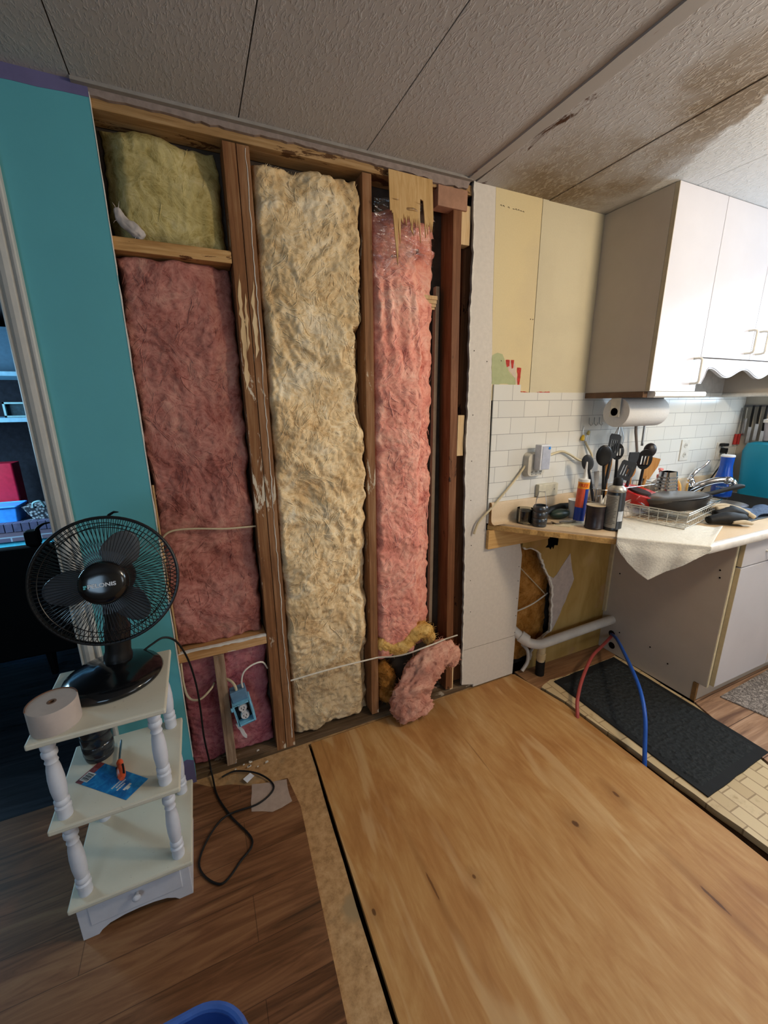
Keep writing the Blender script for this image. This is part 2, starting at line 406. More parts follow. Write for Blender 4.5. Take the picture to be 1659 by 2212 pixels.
struct(MB().prism([(-.372, .0)]+[(-.155, .0)]+rough([(-.153, .02), (-.1535, 1.0), (-.155, 2.0), (-.155, CEIL)], .05, .0018, 2, closed=False)+[(-.372, CEIL)], 'y', 0, .012).build('teal_drywall', M_TEAL, wall))
struct(MB().prism([(-.1545, .12), (-.1525, .12)]+rough([(-.1515, .5), (-.1515, 1.0), (-.153, 2.0), (-.153, 2.24)], .04, .0012, 21, closed=False)+[(-.1545, 2.24)], 'y', -.001, .012).build('drywall_cut_edge', M_GYP, wall))
struct(MB().prism(rough([(-.372, 2.222), (-.155, 2.228), (-.155, CEIL), (-.372, CEIL)], .05, .002, 6), 'y', -.0012, .003).build('purple_paint_band', M_PURP, wall))
struct(MB().prism(rough([(-.24, .001), (-.153, .001), (-.152, .105), (-.175, .118), (-.2, .108), (-.22, .114), (-.24, .1)], .03, .003, 16), 'y', -.0012, .003).build('purple_paint_patch', M_PURP, wall))
struct(MB().prism(rough([(-.155, 2.234), (.2, 2.234), (.34, 2.238), (.6, 2.235), (.72, 2.232), (.86, 2.23), (.87, 2.222), (1.03, 2.226), (1.045, CEIL), (-.155, CEIL)], .02, .0028, 12), 'y', 0, .011).build('drywall_remnant', flat('remnant_paint', '8f7f76', .8, .1, var=.2, scale=50), wall))
edge = [(1.058, CEIL), (1.068, 1.996), (1.064, 1.795), (1.071, 1.527), (1.071, 1.194), (1.094, .636), (1.107, .04)]
re = rough(edge, .022, .003, 31, closed=False)
struct(MB().prism(re+[(1.18, .02), (1.18, .005), (1.443, .005), (1.443, .70), (1.40, .862), (1.206, .862), (1.203, 1.0), (1.194, 1.5), (1.175, 1.83), (1.16, CEIL)], 'y', 0, .012).build('drywall_strip', M_WHITEW, wall))
struct(MB().prism(re+[(x+.0065, z) for x, z in reversed(rough(edge, .022, .0025, 44, closed=False))], 'y', -.0008, .012).build('strip_cut_edge', M_GYP, wall))
struct(MB().prism([(1.161, CEIL), (1.176, 1.83), (1.195, 1.46), (1.405, 1.46), (1.398, CEIL)], 'y', 0, .012).build('beige_panel', M_BEIGE, wall))
struct(MB().prism([(1.401, CEIL), (1.409, 1.44), (1.80, 1.44), (1.80, CEIL)], 'y', 0, .012).build('pale_beige_panel', M_BEIGE2, wall))
gre = rough([(1.186, 1.645), (1.214, 1.657), (1.24, 1.652), (1.258, 1.62), (1.278, 1.585), (1.318, 1.555), (1.324, 1.528), (1.19, 1.528)], .015, .003, 17)
struct(MB().prism(gre, 'y', -.0008, .003).build('green_paint_patch', flat('old_green_paint', 'a9ae84', .7, .2, var=.08), wall))
struct(MB().prism(rough([(1.262, 1.628), (1.305, 1.63), (1.318, 1.6), (1.33, 1.535), (1.322, 1.528), (1.318, 1.556), (1.282, 1.585)], .012, .003, 18), 'y', -.0006, .003).build('bare_paper_patch', flat('bare_paper', 'c9b6a6', .8, .1), wall))
rd = MB()
for q in ([(1.26, 1.63), (1.282, 1.63), (1.282, 1.605), (1.268, 1.6)], [(1.288, 1.63), (1.306, 1.63), (1.304, 1.598), (1.296, 1.594)],
          [(1.326, 1.6), (1.349, 1.598), (1.348, 1.56), (1.345, 1.51), (1.352, 1.496), (1.40, 1.494), (1.40, 1.4955), (1.345, 1.5), (1.334, 1.525)],
          [(1.44, 1.494), (1.53, 1.4945), (1.53, 1.498), (1.46, 1.4965)]): rd.prism(rough(q, .008, .0018, 19), 'y', -.0009, .003)
struct(rd.build('red_wallpaper_scraps', flat('red_scraps', 'b23a30', .7, .2, var=.35, scale=90), wall))
nl = MB()
for x, z in ((1.381, 1.80), (1.394, 1.80), (1.235, 1.625), (1.16, 1.62), (1.092, 1.66), (1.1, 1.4), (1.105, 1.2), (1.11, 1.02), (1.125, .8), (1.13, .62), (1.14, .45), (1.428, .64), (1.43, .56), (1.432, .46), (1.434, .36), (1.436, .26)):
    nl.lathe([(.0024, 0), (.002, .002)], (x, -.0012, z), 8, (0, 1, 0))
struct(nl.build('nail_heads', flat('nail_head', '3a3026', .6, .3, .3), wall))
struct(MB().box(1.108, 1.443, -.0009, .002, .2405, .2422).build('drywall_seam', flat('seam', '8e8474', .8), wall))
# pencilled note near the ceiling: faint strokes
pn = MB(); r2 = random.Random(5)
for i in range(10):
    x = 1.185+i*.0125
    if i in (2, 4): continue
    z = 2.197-.0005*i; pn.tube([(x, -.0004, z), (x+.004, -.0004, z+.004*r2.random()), (x+.008, -.0004, z-.002*r2.random())], .0011, 5)
struct(pn.build('faded_pencil_marks', flat('pencil', '4a3e30', .8), wall))
# panelling with the torn hole below the counter
hole = [(1.443, .74), (1.455, .727), (1.50, .725), (1.544, .70), (1.58, .63), (1.623, .562), (1.66, .5), (1.675, .416), (1.685, .3), (1.69, .20), (1.60, .165), (1.56, .10), (1.55, .0)]
hr = rough(hole, .014, .004, 51, closed=False)
def ypanel():
    k = NT('yellow_backing_panel'); n = k.noise(7, 4, .6, .6, stretch=(1, 1, .3)); m = k.noise(3, 5, .6)
    c = k.ramp(n, [(.3, '93743a'), (.5, 'a8884c'), (.7, 'b5965c')]); c = k.mix(k.step(m, .55, .7), c, 'a88464'); k.set(c, .7, .2); return k.m
struct(MB().prism(hr+[(2.16, .0), (2.16, .885), (1.40, .885), (1.443, .86)], 'y', .001, .012).build('yellow_panel', ypanel(), wall))
struct(MB().prism([(x, z) for x, z in hr[:-4]]+[(x+.008+.006*rnd.random(), z+.006*rnd.random()) for x, z in reversed(hr[:-4])], 'y', -.004, .011).build('crumbled_gypsum_edge', M_GYP, wall))
struct(MB().prism(rough([(1.628, .56), (1.678, .528), (1.70, .545), (1.75, .61), (1.786, .654), (1.80, .60), (1.815, .55), (1.837, .494), (1.80, .40), (1.76, .30), (1.703, .195), (1.69, .25), (1.69, .35), (1.68, .44)], .03, .003, 53), 'y', -.0006, .004).build('torn_white_patch', flat('gypsum_face', 'b5a79e', .85, .1), wall))
struct(MB().prism(rough([(1.612, .774), (1.684, .768), (1.684, .716), (1.66, .72), (1.655, .70), (1.645, .716), (1.635, .70), (1.626, .712), (1.60, .716), (1.616, .73)], .02, .002, 55), 'y', -.0015, .0085).build('outlet_cutout', flat('cutout_black', '0b0a09', .95, .02), wall))

# tile backsplash
def tile_mat():
    k = NT('white_subway_tile'); x, y, z = k.xyz()
    v = k.comb(k.math('ADD', x, .0555+1.0-.074), k.math('SUBTRACT', z, .7215+.0035), 0.0)
    br = k.n('ShaderNodeTexBrick'); k.L(v, br.inputs['Vector'])
    for a, q in (('Scale', 1), ('Brick Width', .1475), ('Row Height', .0734), ('Mortar Size', .0011), ('Mortar Smooth', .1), ('Bias', 0)): br.inputs[a].default_value = q
    br.inputs['Color1'].default_value = lin('dcdad2'); br.inputs['Color2'].default_value = lin('d4d3cd'); br.inputs['Mortar'].default_value = lin('8a8a86')
    k.set(br.outputs['Color'], k.math('ADD', .16, k.math('MULTIPLY', br.outputs['Fac'], .5)), .5).bump(br.outputs['Fac'], -.25, .002); return k.m
struct(MB().prism([(1.206, .90), (3.165, .90), (3.165, 1.494), (1.349, 1.494), (1.349, 1.527), (1.2, 1.527)], 'y', -.007, -.0005).build('tile_backsplash', tile_mat(), wall))
struct(MB().prism(rough([(1.194, 1.0), (1.199, 1.0), (1.192, 1.53), (1.186, 1.53)], .02, .002, 71), 'y', -.001, .008).build('backsplash_rough_edge', M_GYP, wall))

struct(MB().prism([(1.802, 1.44), (3.168, 1.44), (3.168, CEIL), (1.802, CEIL)], 'y', 0, .012).build('white_panel', flat('panel_white', 'b8b4ae', .7), wall))
# -- other walls
M_ROOM = flat('room_paint', 'b9b2a4', .8, .2, var=.04, scale=3)
def framed_wall_x(name, x0, x1, ya, yb, o):      # wall across x with one opening o=(y0,y1,z0,z1)
    m = MB(); m.box(x0, x1, ya, o[0], -.03, CEIL); m.box(x0, x1, o[1], yb, -.03, CEIL); m.box(x0, x1, o[0], o[1], -.03, o[2]); m.box(x0, x1, o[0], o[1], o[3], CEIL)
    return struct(m.build(name, M_ROOM, origin=(0, 0, 0)))
framed_wall_x('wall_right', 3.168, 3.3, -3.4, .104, (-1.42, -.16, 1.40, 2.04))
m = MB(); m.box(-4.2, -1.85, -3.46, -3.34, -.03, CEIL); m.box(-.75, 1.75, -3.46, -3.34, -.03, CEIL); m.box(-1.85, -.75, -3.46, -3.34, -.03, .9); m.box(-1.85, -.75, -3.46, -3.34, 1.9, CEIL); m.box(2.95, 3.3, -3.46, -3.34, -.03, CEIL); m.box(1.75, 2.95, -3.46, -3.34, -.03, 1.0); m.box(1.75, 2.95, -3.46, -3.34, 2.0, CEIL)
struct(m.build('wall_front', M_ROOM, origin=(0, 0, 0)))
struct(MB().box(-4.3, -4.18, -3.4, .12, -.03, CEIL).build('wall_left', M_ROOM, origin=(0, 0, 0)))
M_WFR = flat('white_window_frame', 'd8d8d4', .4, .4)
def window_frame(name, axis, p, a0, a1, z0, z1):
    m = MB()
    for (c0, c1, d0, d1) in ((a0, a1, z0, z0+.04), (a0, a1, z1-.04, z1), (a0, a0+.04, z0, z1), (a1-.04, a1, z0, z1), ((a0+a1)/2-.015, (a0+a1)/2+.015, z0, z1)):
        if axis == 'x': m.box(p-.02, p+.02, c0, c1, d0, d1)
        else: m.box(c0, c1, p-.02, p+.02, d0, d1)
    return struct(m.build(name, M_WFR, origin=(0, 0, 0)))
window_frame('window_1', 'x', 3.26, -1.42, -.16, 1.40, 2.04); window_frame('window_2', 'y', -3.40, 1.75, 2.95, 1.0, 2.0); window_frame('window_3', 'y', -3.40, -1.85, -.75, .9, 1.9)

# -- doorway to the next room: casing (trim), jamb, far room shell
M_CAS = flat('casing_paint', 'b9b6ae', .45, .35, var=.04)
prof = [(0, 0), (0, -.012), (.003, -.016), (.007, -.016), (.010, -.011), (.013, -.015), (.018, -.021), (.028, -.0235), (.038, -.021), (.043, -.014), (.046, -.018), (.05, -.022), (.055, -.022), (.058, -.018), (.058, 0)]
cs = struct(MB().prism([(-.43+px, py) for px, py in prof], 'z', 0, 2.09).build('trim_3', M_CAS, origin=(-.4, 0, 0)))
struct(MB().box(-1.35, -.372, -.02, 0, 2.09, 2.15).build('trim_4', M_CAS, origin=(-.9, 0, 2.09)))
struct(MB().prism([(-1.35+px, py) for px, py in prof], 'z', 0, 2.09).build('trim_5', M_CAS, origin=(-1.32, 0, 0)))
jm = MB(); jm.box(-.43, -.395, 0, .13, 0, 2.09); jm.box(-1.35, -1.31, 0, .13, 0, 2.09); jm.box(-1.35, -.395, 0, .13, 2.09, 2.13)
struct(jm.build('door_1', M_CAS, origin=(-.9, 0, 0)))
m = MB(); m.box(-4.2, -1.35, .0, .13, -.03, CEIL); m.box(-1.35, -.372, .001, .13, 2.13, CEIL)
struct(m.build('wall_back_left', M_TEAL, origin=(0, 0, 0)))
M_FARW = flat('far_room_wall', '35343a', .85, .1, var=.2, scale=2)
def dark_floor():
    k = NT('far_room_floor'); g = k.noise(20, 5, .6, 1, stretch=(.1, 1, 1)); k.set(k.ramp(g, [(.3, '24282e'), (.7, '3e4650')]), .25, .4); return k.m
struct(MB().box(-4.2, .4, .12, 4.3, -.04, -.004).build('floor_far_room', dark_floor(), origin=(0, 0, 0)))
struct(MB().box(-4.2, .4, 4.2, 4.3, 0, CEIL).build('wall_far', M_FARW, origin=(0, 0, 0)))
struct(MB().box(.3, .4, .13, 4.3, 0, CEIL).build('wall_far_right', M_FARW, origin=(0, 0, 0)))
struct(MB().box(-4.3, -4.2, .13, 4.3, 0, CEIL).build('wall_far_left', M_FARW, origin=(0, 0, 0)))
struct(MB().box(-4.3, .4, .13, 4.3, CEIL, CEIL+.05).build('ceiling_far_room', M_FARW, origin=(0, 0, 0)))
# ================================================================== WALL FRAME
def stud(name, x0, x1, y0, y1, z0, z1, mat, label, cat='stud', lean=0.0, group=None, bev=.002):
    m = MB(); n = 14
    def fn(s):
        x = x0+(x1-x0)*0; return x
    for i in range(n+1):
        pass
    m.box(x0, x1, y0, y1, z0, z1, lambda p: Vector((p.x+lean*(p.z-z0)/(z1-z0), p.y, p.z)))
    o = m.build(name, mat, bevel=bev); return tag(o, label, cat, group)
stud('wall_stud', .166, .2045, .012, .10, .005, 2.208, W_STUD_L, 'left one of the doubled studs with splintered plaster patches')
stud('wall_stud', .2065, .244, .012, .10, .005, 2.208, W_STUD, 'right one of the doubled studs with a long white plaster streak')
stud('wall_stud', .609, .644, .010, .10, .03, 2.208, W_STUD, 'narrow stud between the yellow batt and the bright pink batt')
stud('wall_stud', 1.018, 1.056, .012, .10, .03, 2.175, W_DARK, 'reddish brown stud with nail holes right of the bright pink batt', lean=-.040)
stud('wall_stud', 1.061, 1.20, .055, .10, .03, 2.20, W_DARK, 'wide brown stud set back behind the cut drywall edge')
stud('wall_stud', -.036, .002, .012, .085, .012, .528, wood('short_stud_wood', ['6c503a', '9a8068', 'b4a08a'], 'z', paint=('8f98a0', .60)), 'short stub stud below the sill beside the blue outlet box')
stud('top_plate', -.43, 1.06, .012, .10, 2.213, 2.246, W_PALEX, 'stained top plate running under the ceiling along the open wall', 'plate')
stud('bottom_plate', -.20, 1.42, .013, .10, -.02, .022, W_OLD, 'dirty bottom plate on the floor under the open bays', 'plate')
stud('header_block', -.20, .164, .012, .10, 1.882, 1.917, W_RAIL, 'rust stained wood block between the upper yellow batt and the pink batt', 'block')
stud('sill_block', -.20, .164, .012, .10, .530, .571, W_SILL, 'wood sill with a white painted edge below the dusky pink batt', 'block')
stud('backing_block', .905, 1.035, .004, .055, 2.155, 2.222, flat('brown_block', 'a07860', .7, .2, var=.15), 'flat brown wood block nailed at the top of the reddish stud', 'block')
stud('shim_block', 1.017, 1.058, .013, .055, 2.045, 2.178, W_PALE, 'split pale shim block right of the reddish stud at the top', 'block')
stud('shim_block', 1.034, 1.068, .013, .05, 1.225, 1.40, W_PALE, 'small pale shim block halfway up the gap beside the drywall', 'block')
stud('shim_block', 1.045, 1.063, .014, .05, .02, .20, W_PALE, 'short pale offcut at the foot of the reddish stud', 'block')
for o_, pts_ in ((bpy.data.objects['wall_stud.001'], [(.232, 2.20), (.230, 1.9), (.232, 1.70), (.229, 1.5), (.231, 1.25), (.229, 1.0), (.231, .75), (.229, .52), (.232, .3), (.231, .05)]),):
    L_ = rough(pts_, .02, .0022, 91, closed=False); rs_ = random.Random(4); w_ = [max(.0004, .0028*noise.noise(Vector((0, z_*9, 3)))+.0022) for x_, z_ in L_]
    MB().prism(L_+[(x_+w, z_) for (x_, z_), w in reversed(list(zip(L_, w_)))], 'y', .0105, .013).build('plaster_streak', MAT['gypsum'], o_)
sp_ = MB(); r6 = random.Random(12)
for x0_, x1_, za, zb in ((.172, .186, 1.50, 1.86), (.186, .198, 1.62, 1.80), (.212, .226, 1.60, 1.84)):
    sp_.prism(rough([(x0_, za), (x1_, za+.03), (x1_-.002, zb), (x0_+.003, zb-.05)], .018, .0035, int(za*100)), 'y', .0108, .013)
sp_.build('splinter_patch', W_PALE, bpy.data.objects['wall_stud'])
er_ = rough([(-.15, .5725), (.164, .5725)], .02, .001, 5, closed=False); el_ = rough([(-.15, .566), (.164, .563)], .014, .003, 6, closed=False)
MB().prism(er_+el_[::-1], 'y', .0108, .022).build('painted_edge', flat('chipped_white', 'd2ccc2', .6), bpy.data.objects['sill_block'])
t = thing('window_nailer', (.93, .07, 1.64), 'splintered plywood scrap and strip deep in the bright pink bay', 'scrap')
for i, (xa, za) in enumerate(((.835, 1.858), (.842, 1.845), (.85, 1.834), (.858, 1.825))):
    MB().box(xa, .945, .058+.006*i, .062+.006*i, za-.006, 1.866-.002*i).build('splinter', W_PALE, t)
MB().box(.946, .962, .072, .095, .40, 1.905).build('strip', flat('grey_strip', '8c7a66', .8, .1), t)
# torn panelling hanging from the top plate
m = MB(); r3 = random.Random(3)
teeth = [(.876, 2.226)]; x = .872
cuts = [(.835, 2.09), (.833, 2.19), (.820, 2.19), (.818, 2.10)]
def tooth(xa, xb, zb, n):
    out = []
    for i in range(n):
        xx = xa+(xb-xa)*(i+.5)/n; out += [(xa+(xb-xa)*i/n, zb+r3.uniform(-.006, .01)), (xx, zb-r3.uniform(.01, .045))]
    return out
teeth += [(.873, 2.09)]+tooth(.870, .838, 2.082, 5)+[(.838, 2.03), (.836, 2.10), (.834, 2.15), (.822, 2.155), (.818, 2.10), (.816, 2.01)]
teeth += tooth(.812, .775, 2.085, 5)+[(.790, 2.03)]+tooth(.772, .745, 2.09, 4)+[(.741, 2.08), (.733, 1.995), (.729, 2.085), (.726, 2.0), (.719, 1.925), (.714, 2.02), (.711, 2.095), (.708, 2.09), (.706, 2.10), (.70, 2.098), (.702, 2.228)]
tt = []
for p in teeth:
    tt.append(p)
m.prism(tt, 'y', -.0035, .0008); m.v = [(x_, y_-.13*max(0, 2.225-z_), z_) for x_, y_, z_ in m.v]
tag(m.build('torn_panelling', W_PANELTORN), 'torn tan panelling with splintered teeth hanging above the pink batt', 'panelling')

# ================================================================== INSULATION
def smooth(t): t = max(0, min(1, t)); return t*t*(3-2*t)
def fib(p, warp=.5):
    q = p+Vector((noise.noise(p*.6), noise.noise(p*.6+Vector((9, 3, 1))), 0))*warp
    return noise.ridged_multi_fractal(q, .9, 2.1, 4, 1.0, 2.0)
class Batt:
    def __init__(s, x0, x1, z0, z1, yf, yb=.099, seed=0, a=(.014, .012, .005), er=.03, wob=.006, bulge=.012, sc=1.0, extra=None, stretch=1.0):
        s.__dict__.update(locals())
    def front(s, x, z):
        p = Vector((x, z*s.stretch, s.seed*3.7))*s.sc
        d = s.a[0]*noise.fractal(p*5, 1, 2, 2)+s.a[1]*(fib(p*5.5, 1.1)-1.1)*.62+s.a[2]*noise.fractal(p*48, .8, 2, 3)
        u = (x-s.x0)/(s.x1-s.x0); v = (z-s.z0)/(s.z1-s.z0)
        y = s.yf-s.bulge*math.sin(PI*max(0, min(1, u)))-d
        if s.extra: y += s.extra(x, z)
        return min(y, s.yb-.014)
    def mesh(s, name, mat, label=None, parent=None, res=.005, fibres=90, fmat=None, group=None):
        nu = int((s.x1-s.x0)/res); nv = int((s.z1-s.z0)/res)
        def fn(u, v):
            x = s.x0+(s.x1-s.x0)*u; z = s.z0+(s.z1-s.z0)*v
            wx = s.wob*noise.fractal(Vector((x*3, z*14, s.seed)), 1, 2, 3); wz = s.wob*noise.fractal(Vector((x*14, z*3, s.seed+5)), 1, 2, 3)
            e = min(u*(s.x1-s.x0), (1-u)*(s.x1-s.x0), v*(s.z1-s.z0), (1-v)*(s.z1-s.z0)); tt = min(1, e/s.er)
            k = math.sqrt(max(0, 1-(1-tt)**2)); y = s.front(x, z)
            return Vector((x+wx*2, s.yb+(y-s.yb)*k, z+wz*2))
        o = MB().grid(fn, nu, nv).build(name, mat, smooth='all', parent=parent)
        if label: tag(o, label, 'insulation', group)
        if fibres:
            r = random.Random(s.seed+11); fm = MB()
            for i in range(fibres):
                x = r.uniform(s.x0+.02, s.x1-.02); z = r.uniform(s.z0+.02, s.z1-.02); pts = []
                off = r.gauss(0, .5)+(PI if r.random() < .5 else 0); L = r.uniform(.005, .010); big = r.random() < .18
                for j in range(r.randint(10, 34)):
                    if not (s.x0+.014 < x < s.x1-.014 and s.z0+.014 < z < s.z1-.014): break
                    a = 2.6*noise.noise(Vector((x*5, z*4*s.stretch, s.seed*2.3)))+1.6*noise.noise(Vector((x*17, z*15*s.stretch, s.seed)))+1.3+off
                    if s.stretch < 1: a = PI/2+off*.5+.5*noise.noise(Vector((x*9, z*4, 1)))
                    pts.append((x, s.front(x, z)+.0004-.0006*math.sin(j*.35+i), z)); x += L*math.cos(a); z += L*math.sin(a)
                if len(pts) > 4:
                    n = len(pts); rr_ = r.uniform(.0012, .0021) if big else r.uniform(.0004, .0010); fm.tube(pts, [rr_*(.25+.75*math.sin(PI*(q+.5)/n)) for q in range(n)], 5)
            f = fm.build('loose_fibres', fmat or mat, o, smooth='all'); f['kind'] = 'stuff'
        return o
def ex_top(x, z): return .0
Batt(-.150, .150, 1.915, 2.205, .050, seed=1, a=(.010, .006, .003), er=.05, bulge=.02, stretch=.35,
     extra=lambda x, z: .05*smooth((x-.02)/.12)*smooth((z-2.06)/.12)+.03*smooth((-.09-x)/.05)).mesh('insulation_batt', M_YEL2, 'short olive yellow insulation batt in the top left bay above the wood block', fibres=40)
Batt(-.166, .164, .565, 1.886, .045, seed=2, a=(.018, .014, .004), er=.02, bulge=.004, extra=lambda x, z: .02*smooth((x-.05)/.1)*smooth((z-1.2)/.5)-.012*smooth((-.05-x)/.08)*smooth((1.1-z)/.4)).mesh('insulation_batt', M_PINK2, 'tall dusky pink insulation batt in the left bay beside the teal wall', fibres=420)
Batt(-.166, .164, .022, .532, .060, seed=3, a=(.012, .010, .004), er=.02, bulge=.006).mesh('insulation_batt', M_PINK3, 'purplish pink insulation batt behind the blue outlet box', fibres=50)
def ex_center(x, z):
    y = .030*smooth((z-2.10)/.08)*(.6+.4*math.sin(x*38)) + .022*smooth((.50-z)/.22)
    y += .085*smooth((x-.565)/.03)*(smooth((1.74-z)/.03)*smooth((z-1.32)/.1))
    y += .03*smooth((x-.56)/.03)*smooth((1.1-z)/.2)
    return y
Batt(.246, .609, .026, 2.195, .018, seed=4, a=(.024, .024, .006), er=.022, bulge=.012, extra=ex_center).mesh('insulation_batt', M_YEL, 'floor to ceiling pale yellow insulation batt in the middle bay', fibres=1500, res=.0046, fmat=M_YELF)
def ex_right(x, z):
    y = .0
    y += .0075*noise.noise(Vector((x*46+1.5*noise.noise(Vector((x*6, z*3, 5))), z*2.2, 2)))*1.6*smooth((z-1.5)/.15)*smooth((1.95-z)/.1)       # pleats where it is pulled up
    y += .045*smooth((x-(.83+.04*noise.noise(Vector((0, z*4, 7)))+.10*smooth((1.5-z)/.4)*0))/.03)*1.0                     # step to the layer behind
    y += .035*smooth((z-1.84)/.08)
    return y
Batt(.647, .935, .30, 2.13, .020, seed=5, a=(.014, .013, .005), er=.028, bulge=.022, wob=.008, extra=ex_right).mesh('insulation_batt', M_PINK, 'bright pink insulation batt in the right bay under clear plastic', fibres=800, res=.0046, fmat=M_PINKF)
Batt(1.40, 1.72, .03, .76, .062, yb=.10, seed=6, a=(.014, .012, .004), er=.02, bulge=.004).mesh('insulation_batt', M_BROWN, 'brown insulation showing through the torn hole below the counter', fibres=30)
def clump(name, pts, rad, mat, label, seed, amp=.02, n=56, k=9, zmin=None, flatten=None, fuzz=420):
    p = spline(pts, k); N = len(p); rr = []
    for i in range(N):
        t = i/(N-1)*(len(rad)-1); a = int(min(t, len(rad)-2)); rr.append(rad[a]+(rad[a+1]-rad[a])*(t-a))
    # rounded ends
    m = MB().tube(p, rr, n); out = []
    c = Vector((0, 0, 0))
    for i, v in enumerate(m.v):
        v = Vector(v); ring = min(i//n, N-1); q = p[ring]; d = v-q
        f = 1+.22*noise.fractal(v*13+Vector((seed, 0, 0)), 1, 2, 4)+.20*(fib(v*11+Vector((0, seed, 0)))-1.1)+.16*(fib(v*30+Vector((3, seed, 0)))-1.1)+.10*noise.fractal(v*90, .7, 2, 3)
        if ring in (0, N-1): f *= .35
        elif ring in (1, N-2): f *= .8
        d *= f
        if flatten: d.y *= flatten
        v = q+d
        if zmin is not None and v.z < zmin: v.z = zmin+.002*noise.noise(v*60)
        out.append(v)
    m.v = [tuple(v) for v in out]
    o = m.build(name, mat, smooth='all'); tag(o, label, 'insulation')
    r = random.Random(seed); fm = MB()
    for i in range(fuzz):
        j = r.randrange(n, len(out)-n); b = out[j]; d = (b-p[min(j//n, N-1)]).normalized(); pts2 = [b-d*.004]; dirv = (d+Vector((r.gauss(0, 1), r.gauss(0, 1), r.gauss(0, 1)))*.8).normalized()
        for q in range(5):
            dirv = (dirv+Vector((r.gauss(0, .3), r.gauss(0, .3), r.gauss(0, .3)-.05))).normalized(); nx = pts2[-1]+dirv*r.uniform(.003, .006)
            if zmin is not None: nx.z = max(nx.z, zmin+.001)
            pts2.append(nx)
        fm.tube(pts2, [.0011, .001, .0009, .0007, .0005, .0003], 4)
    f = fm.build('loose_fibres', mat, o, smooth='all'); f['kind'] = 'stuff'
    return o
clump('insulation_scrap', [(1.03, -.035, .20), (1.005, -.04, .265), (.93, -.045, .300), (.845, -.05, .22), (.79, -.05, .12), (.80, -.05, .02)], [.02, .05, .068, .083, .096, .102], M_PINKD, 'torn pink insulation chunk slumped on the plywood below the cable', 8, zmin=.002, flatten=.6, k=12)
clump('insulation_scrap', [(.652, .035, .405), (.70, .028, .36), (.76, .015, .355), (.82, .0, .405), (.872, -.004, .425), (.905, .0, .385), (.905, .01, .33)], [.03, .034, .036, .036, .034, .03, .02], M_GOLD, 'golden yellow insulation curl at the bottom of the pink bay', 13)
clump('insulation_scrap', [(.66, .05, .26), (.70, .05, .20), (.70, .06, .12), (.74, .06, .05)], [.03, .04, .045, .04], M_BROWN, 'dark brown insulation wad low in the right bay by the narrow stud', 15, zmin=.03)
# white backing tuft in the top left bay
clump('insulation_scrap', [(-.135, .035, 1.995), (-.12, .03, 1.96), (-.09, .028, 1.94), (-.075, .03, 1.925)], [.010, .016, .018, .012], flat('white_facing', 'b9aea6', .8, .15), 'crumpled whitish facing scrap resting on the stained wood block', 17, fuzz=6)

# clear plastic sheet bunched over the pink batt
def plastic_mat():
    k = NT('clear_plastic'); n = k.noise(16, 5, .6, 1.5, stretch=(1, 1, 1.8))
    g = k.n('ShaderNodeBsdfGlossy'); g.inputs['Roughness'].default_value = .07; g.inputs['Color'].default_value = (1, 1, 1, 1)
    tr = k.n('ShaderNodeBsdfTransparent'); tr.inputs['Color'].default_value = (.95, .94, .95, 1)
    b = k.n('ShaderNodeBump'); b.inputs['Strength'].default_value = .5; b.inputs['Distance'].default_value = .01; k.L(n, b.inputs['Height']); k.L(b.outputs[0], g.inputs['Normal'])
    lw = k.n('ShaderNodeLayerWeight'); lw.inputs['Blend'].default_value = .25; k.L(b.outputs[0], lw.inputs['Normal'])
    mx = k.n('ShaderNodeMixShader'); k.L(k.math('ADD', k.math('MULTIPLY', lw.outputs['Fresnel'], .75), .07), mx.inputs[0]); k.L(tr.outputs[0], mx.inputs[1]); k.L(g.outputs[0], mx.inputs[2]); k.L(mx.outputs[0], k.out.inputs[0]); return k.m
def plf(u, v):
    z = 2.14-.24*v+.035*u*v*2+.012*noise.noise(Vector((u*6, v*3, 1))); x = .648+.27*u+.008*noise.noise(Vector((3, v*6, u)))
    if v > .8: z -= .02*math.sin(u*17)
    y = .008-.010*math.sin(PI*u)+.05*smooth((u-.8)/.2)-.034*abs(noise.noise(Vector((u*2+v*3, v*15-u*4, 4))))-.012*noise.noise(Vector((u*4, v*5, 7)))
    return Vector((x, y, z))
tag(MB().grid(plf, 70, 70).build('plastic_sheet', plastic_mat(), smooth='all'), 'clear wrinkled plastic sheet bunched over the top of the pink batt', 'plastic sheet')

# ================================================================== CABLES ON THE WALL
M_CAB = flat('white_cable', 'd6cfc0', .45, .4, var=.05); M_CABY = flat('yellowed_cable', 'c0b090', .5, .35, var=.06)
M_BLK = flat('black_plastic', '0c0c0d', .32, .5, var=.2); M_BLKM = flat('matte_black', '121212', .6, .3, var=.2)
tag(MB().tube(spline([(0.242, -0.008, 0.347), (0.411, -0.022, 0.360), (0.592, -0.006, 0.343), (0.641, -0.004, 0.339), (0.696, -0.045, 0.353), (0.745, -0.085, 0.378), (0.799, -0.112, 0.404), (0.873, -0.108, 0.408), (0.967, -0.050, 0.373), (1.035, 0.004, 0.335), (1.083, 0.022, 0.323)], 8), .0034, 8).build('wall_cable', M_CAB, smooth=True), 'white electrical cable strung across the lower middle and right bays', 'cable')
tag(MB().tube(spline([(-.147, .02, .93), (-.147, .018, 1.0), (-.135, .016, 1.025), (-.105, .018, 1.037), (-.04, .02, 1.034), (.06, .022, 1.02), (.164, .03, 1.014)], 8), .0034, 8).build('wall_cable', M_CABY, smooth=True), 'thin pinkish grey cable crossing the dusky pink batt', 'cable')
tag(MB().tube(spline([(-.148, .012, 1.20), (-.149, .010, 1.0), (-.147, .010, .8), (-.146, .010, .572)], 8), .0034, 8).build('wall_cable', flat('tan_cable', 'a88458', .6, .3), smooth=True), 'tan cable running down beside the teal drywall edge', 'cable')
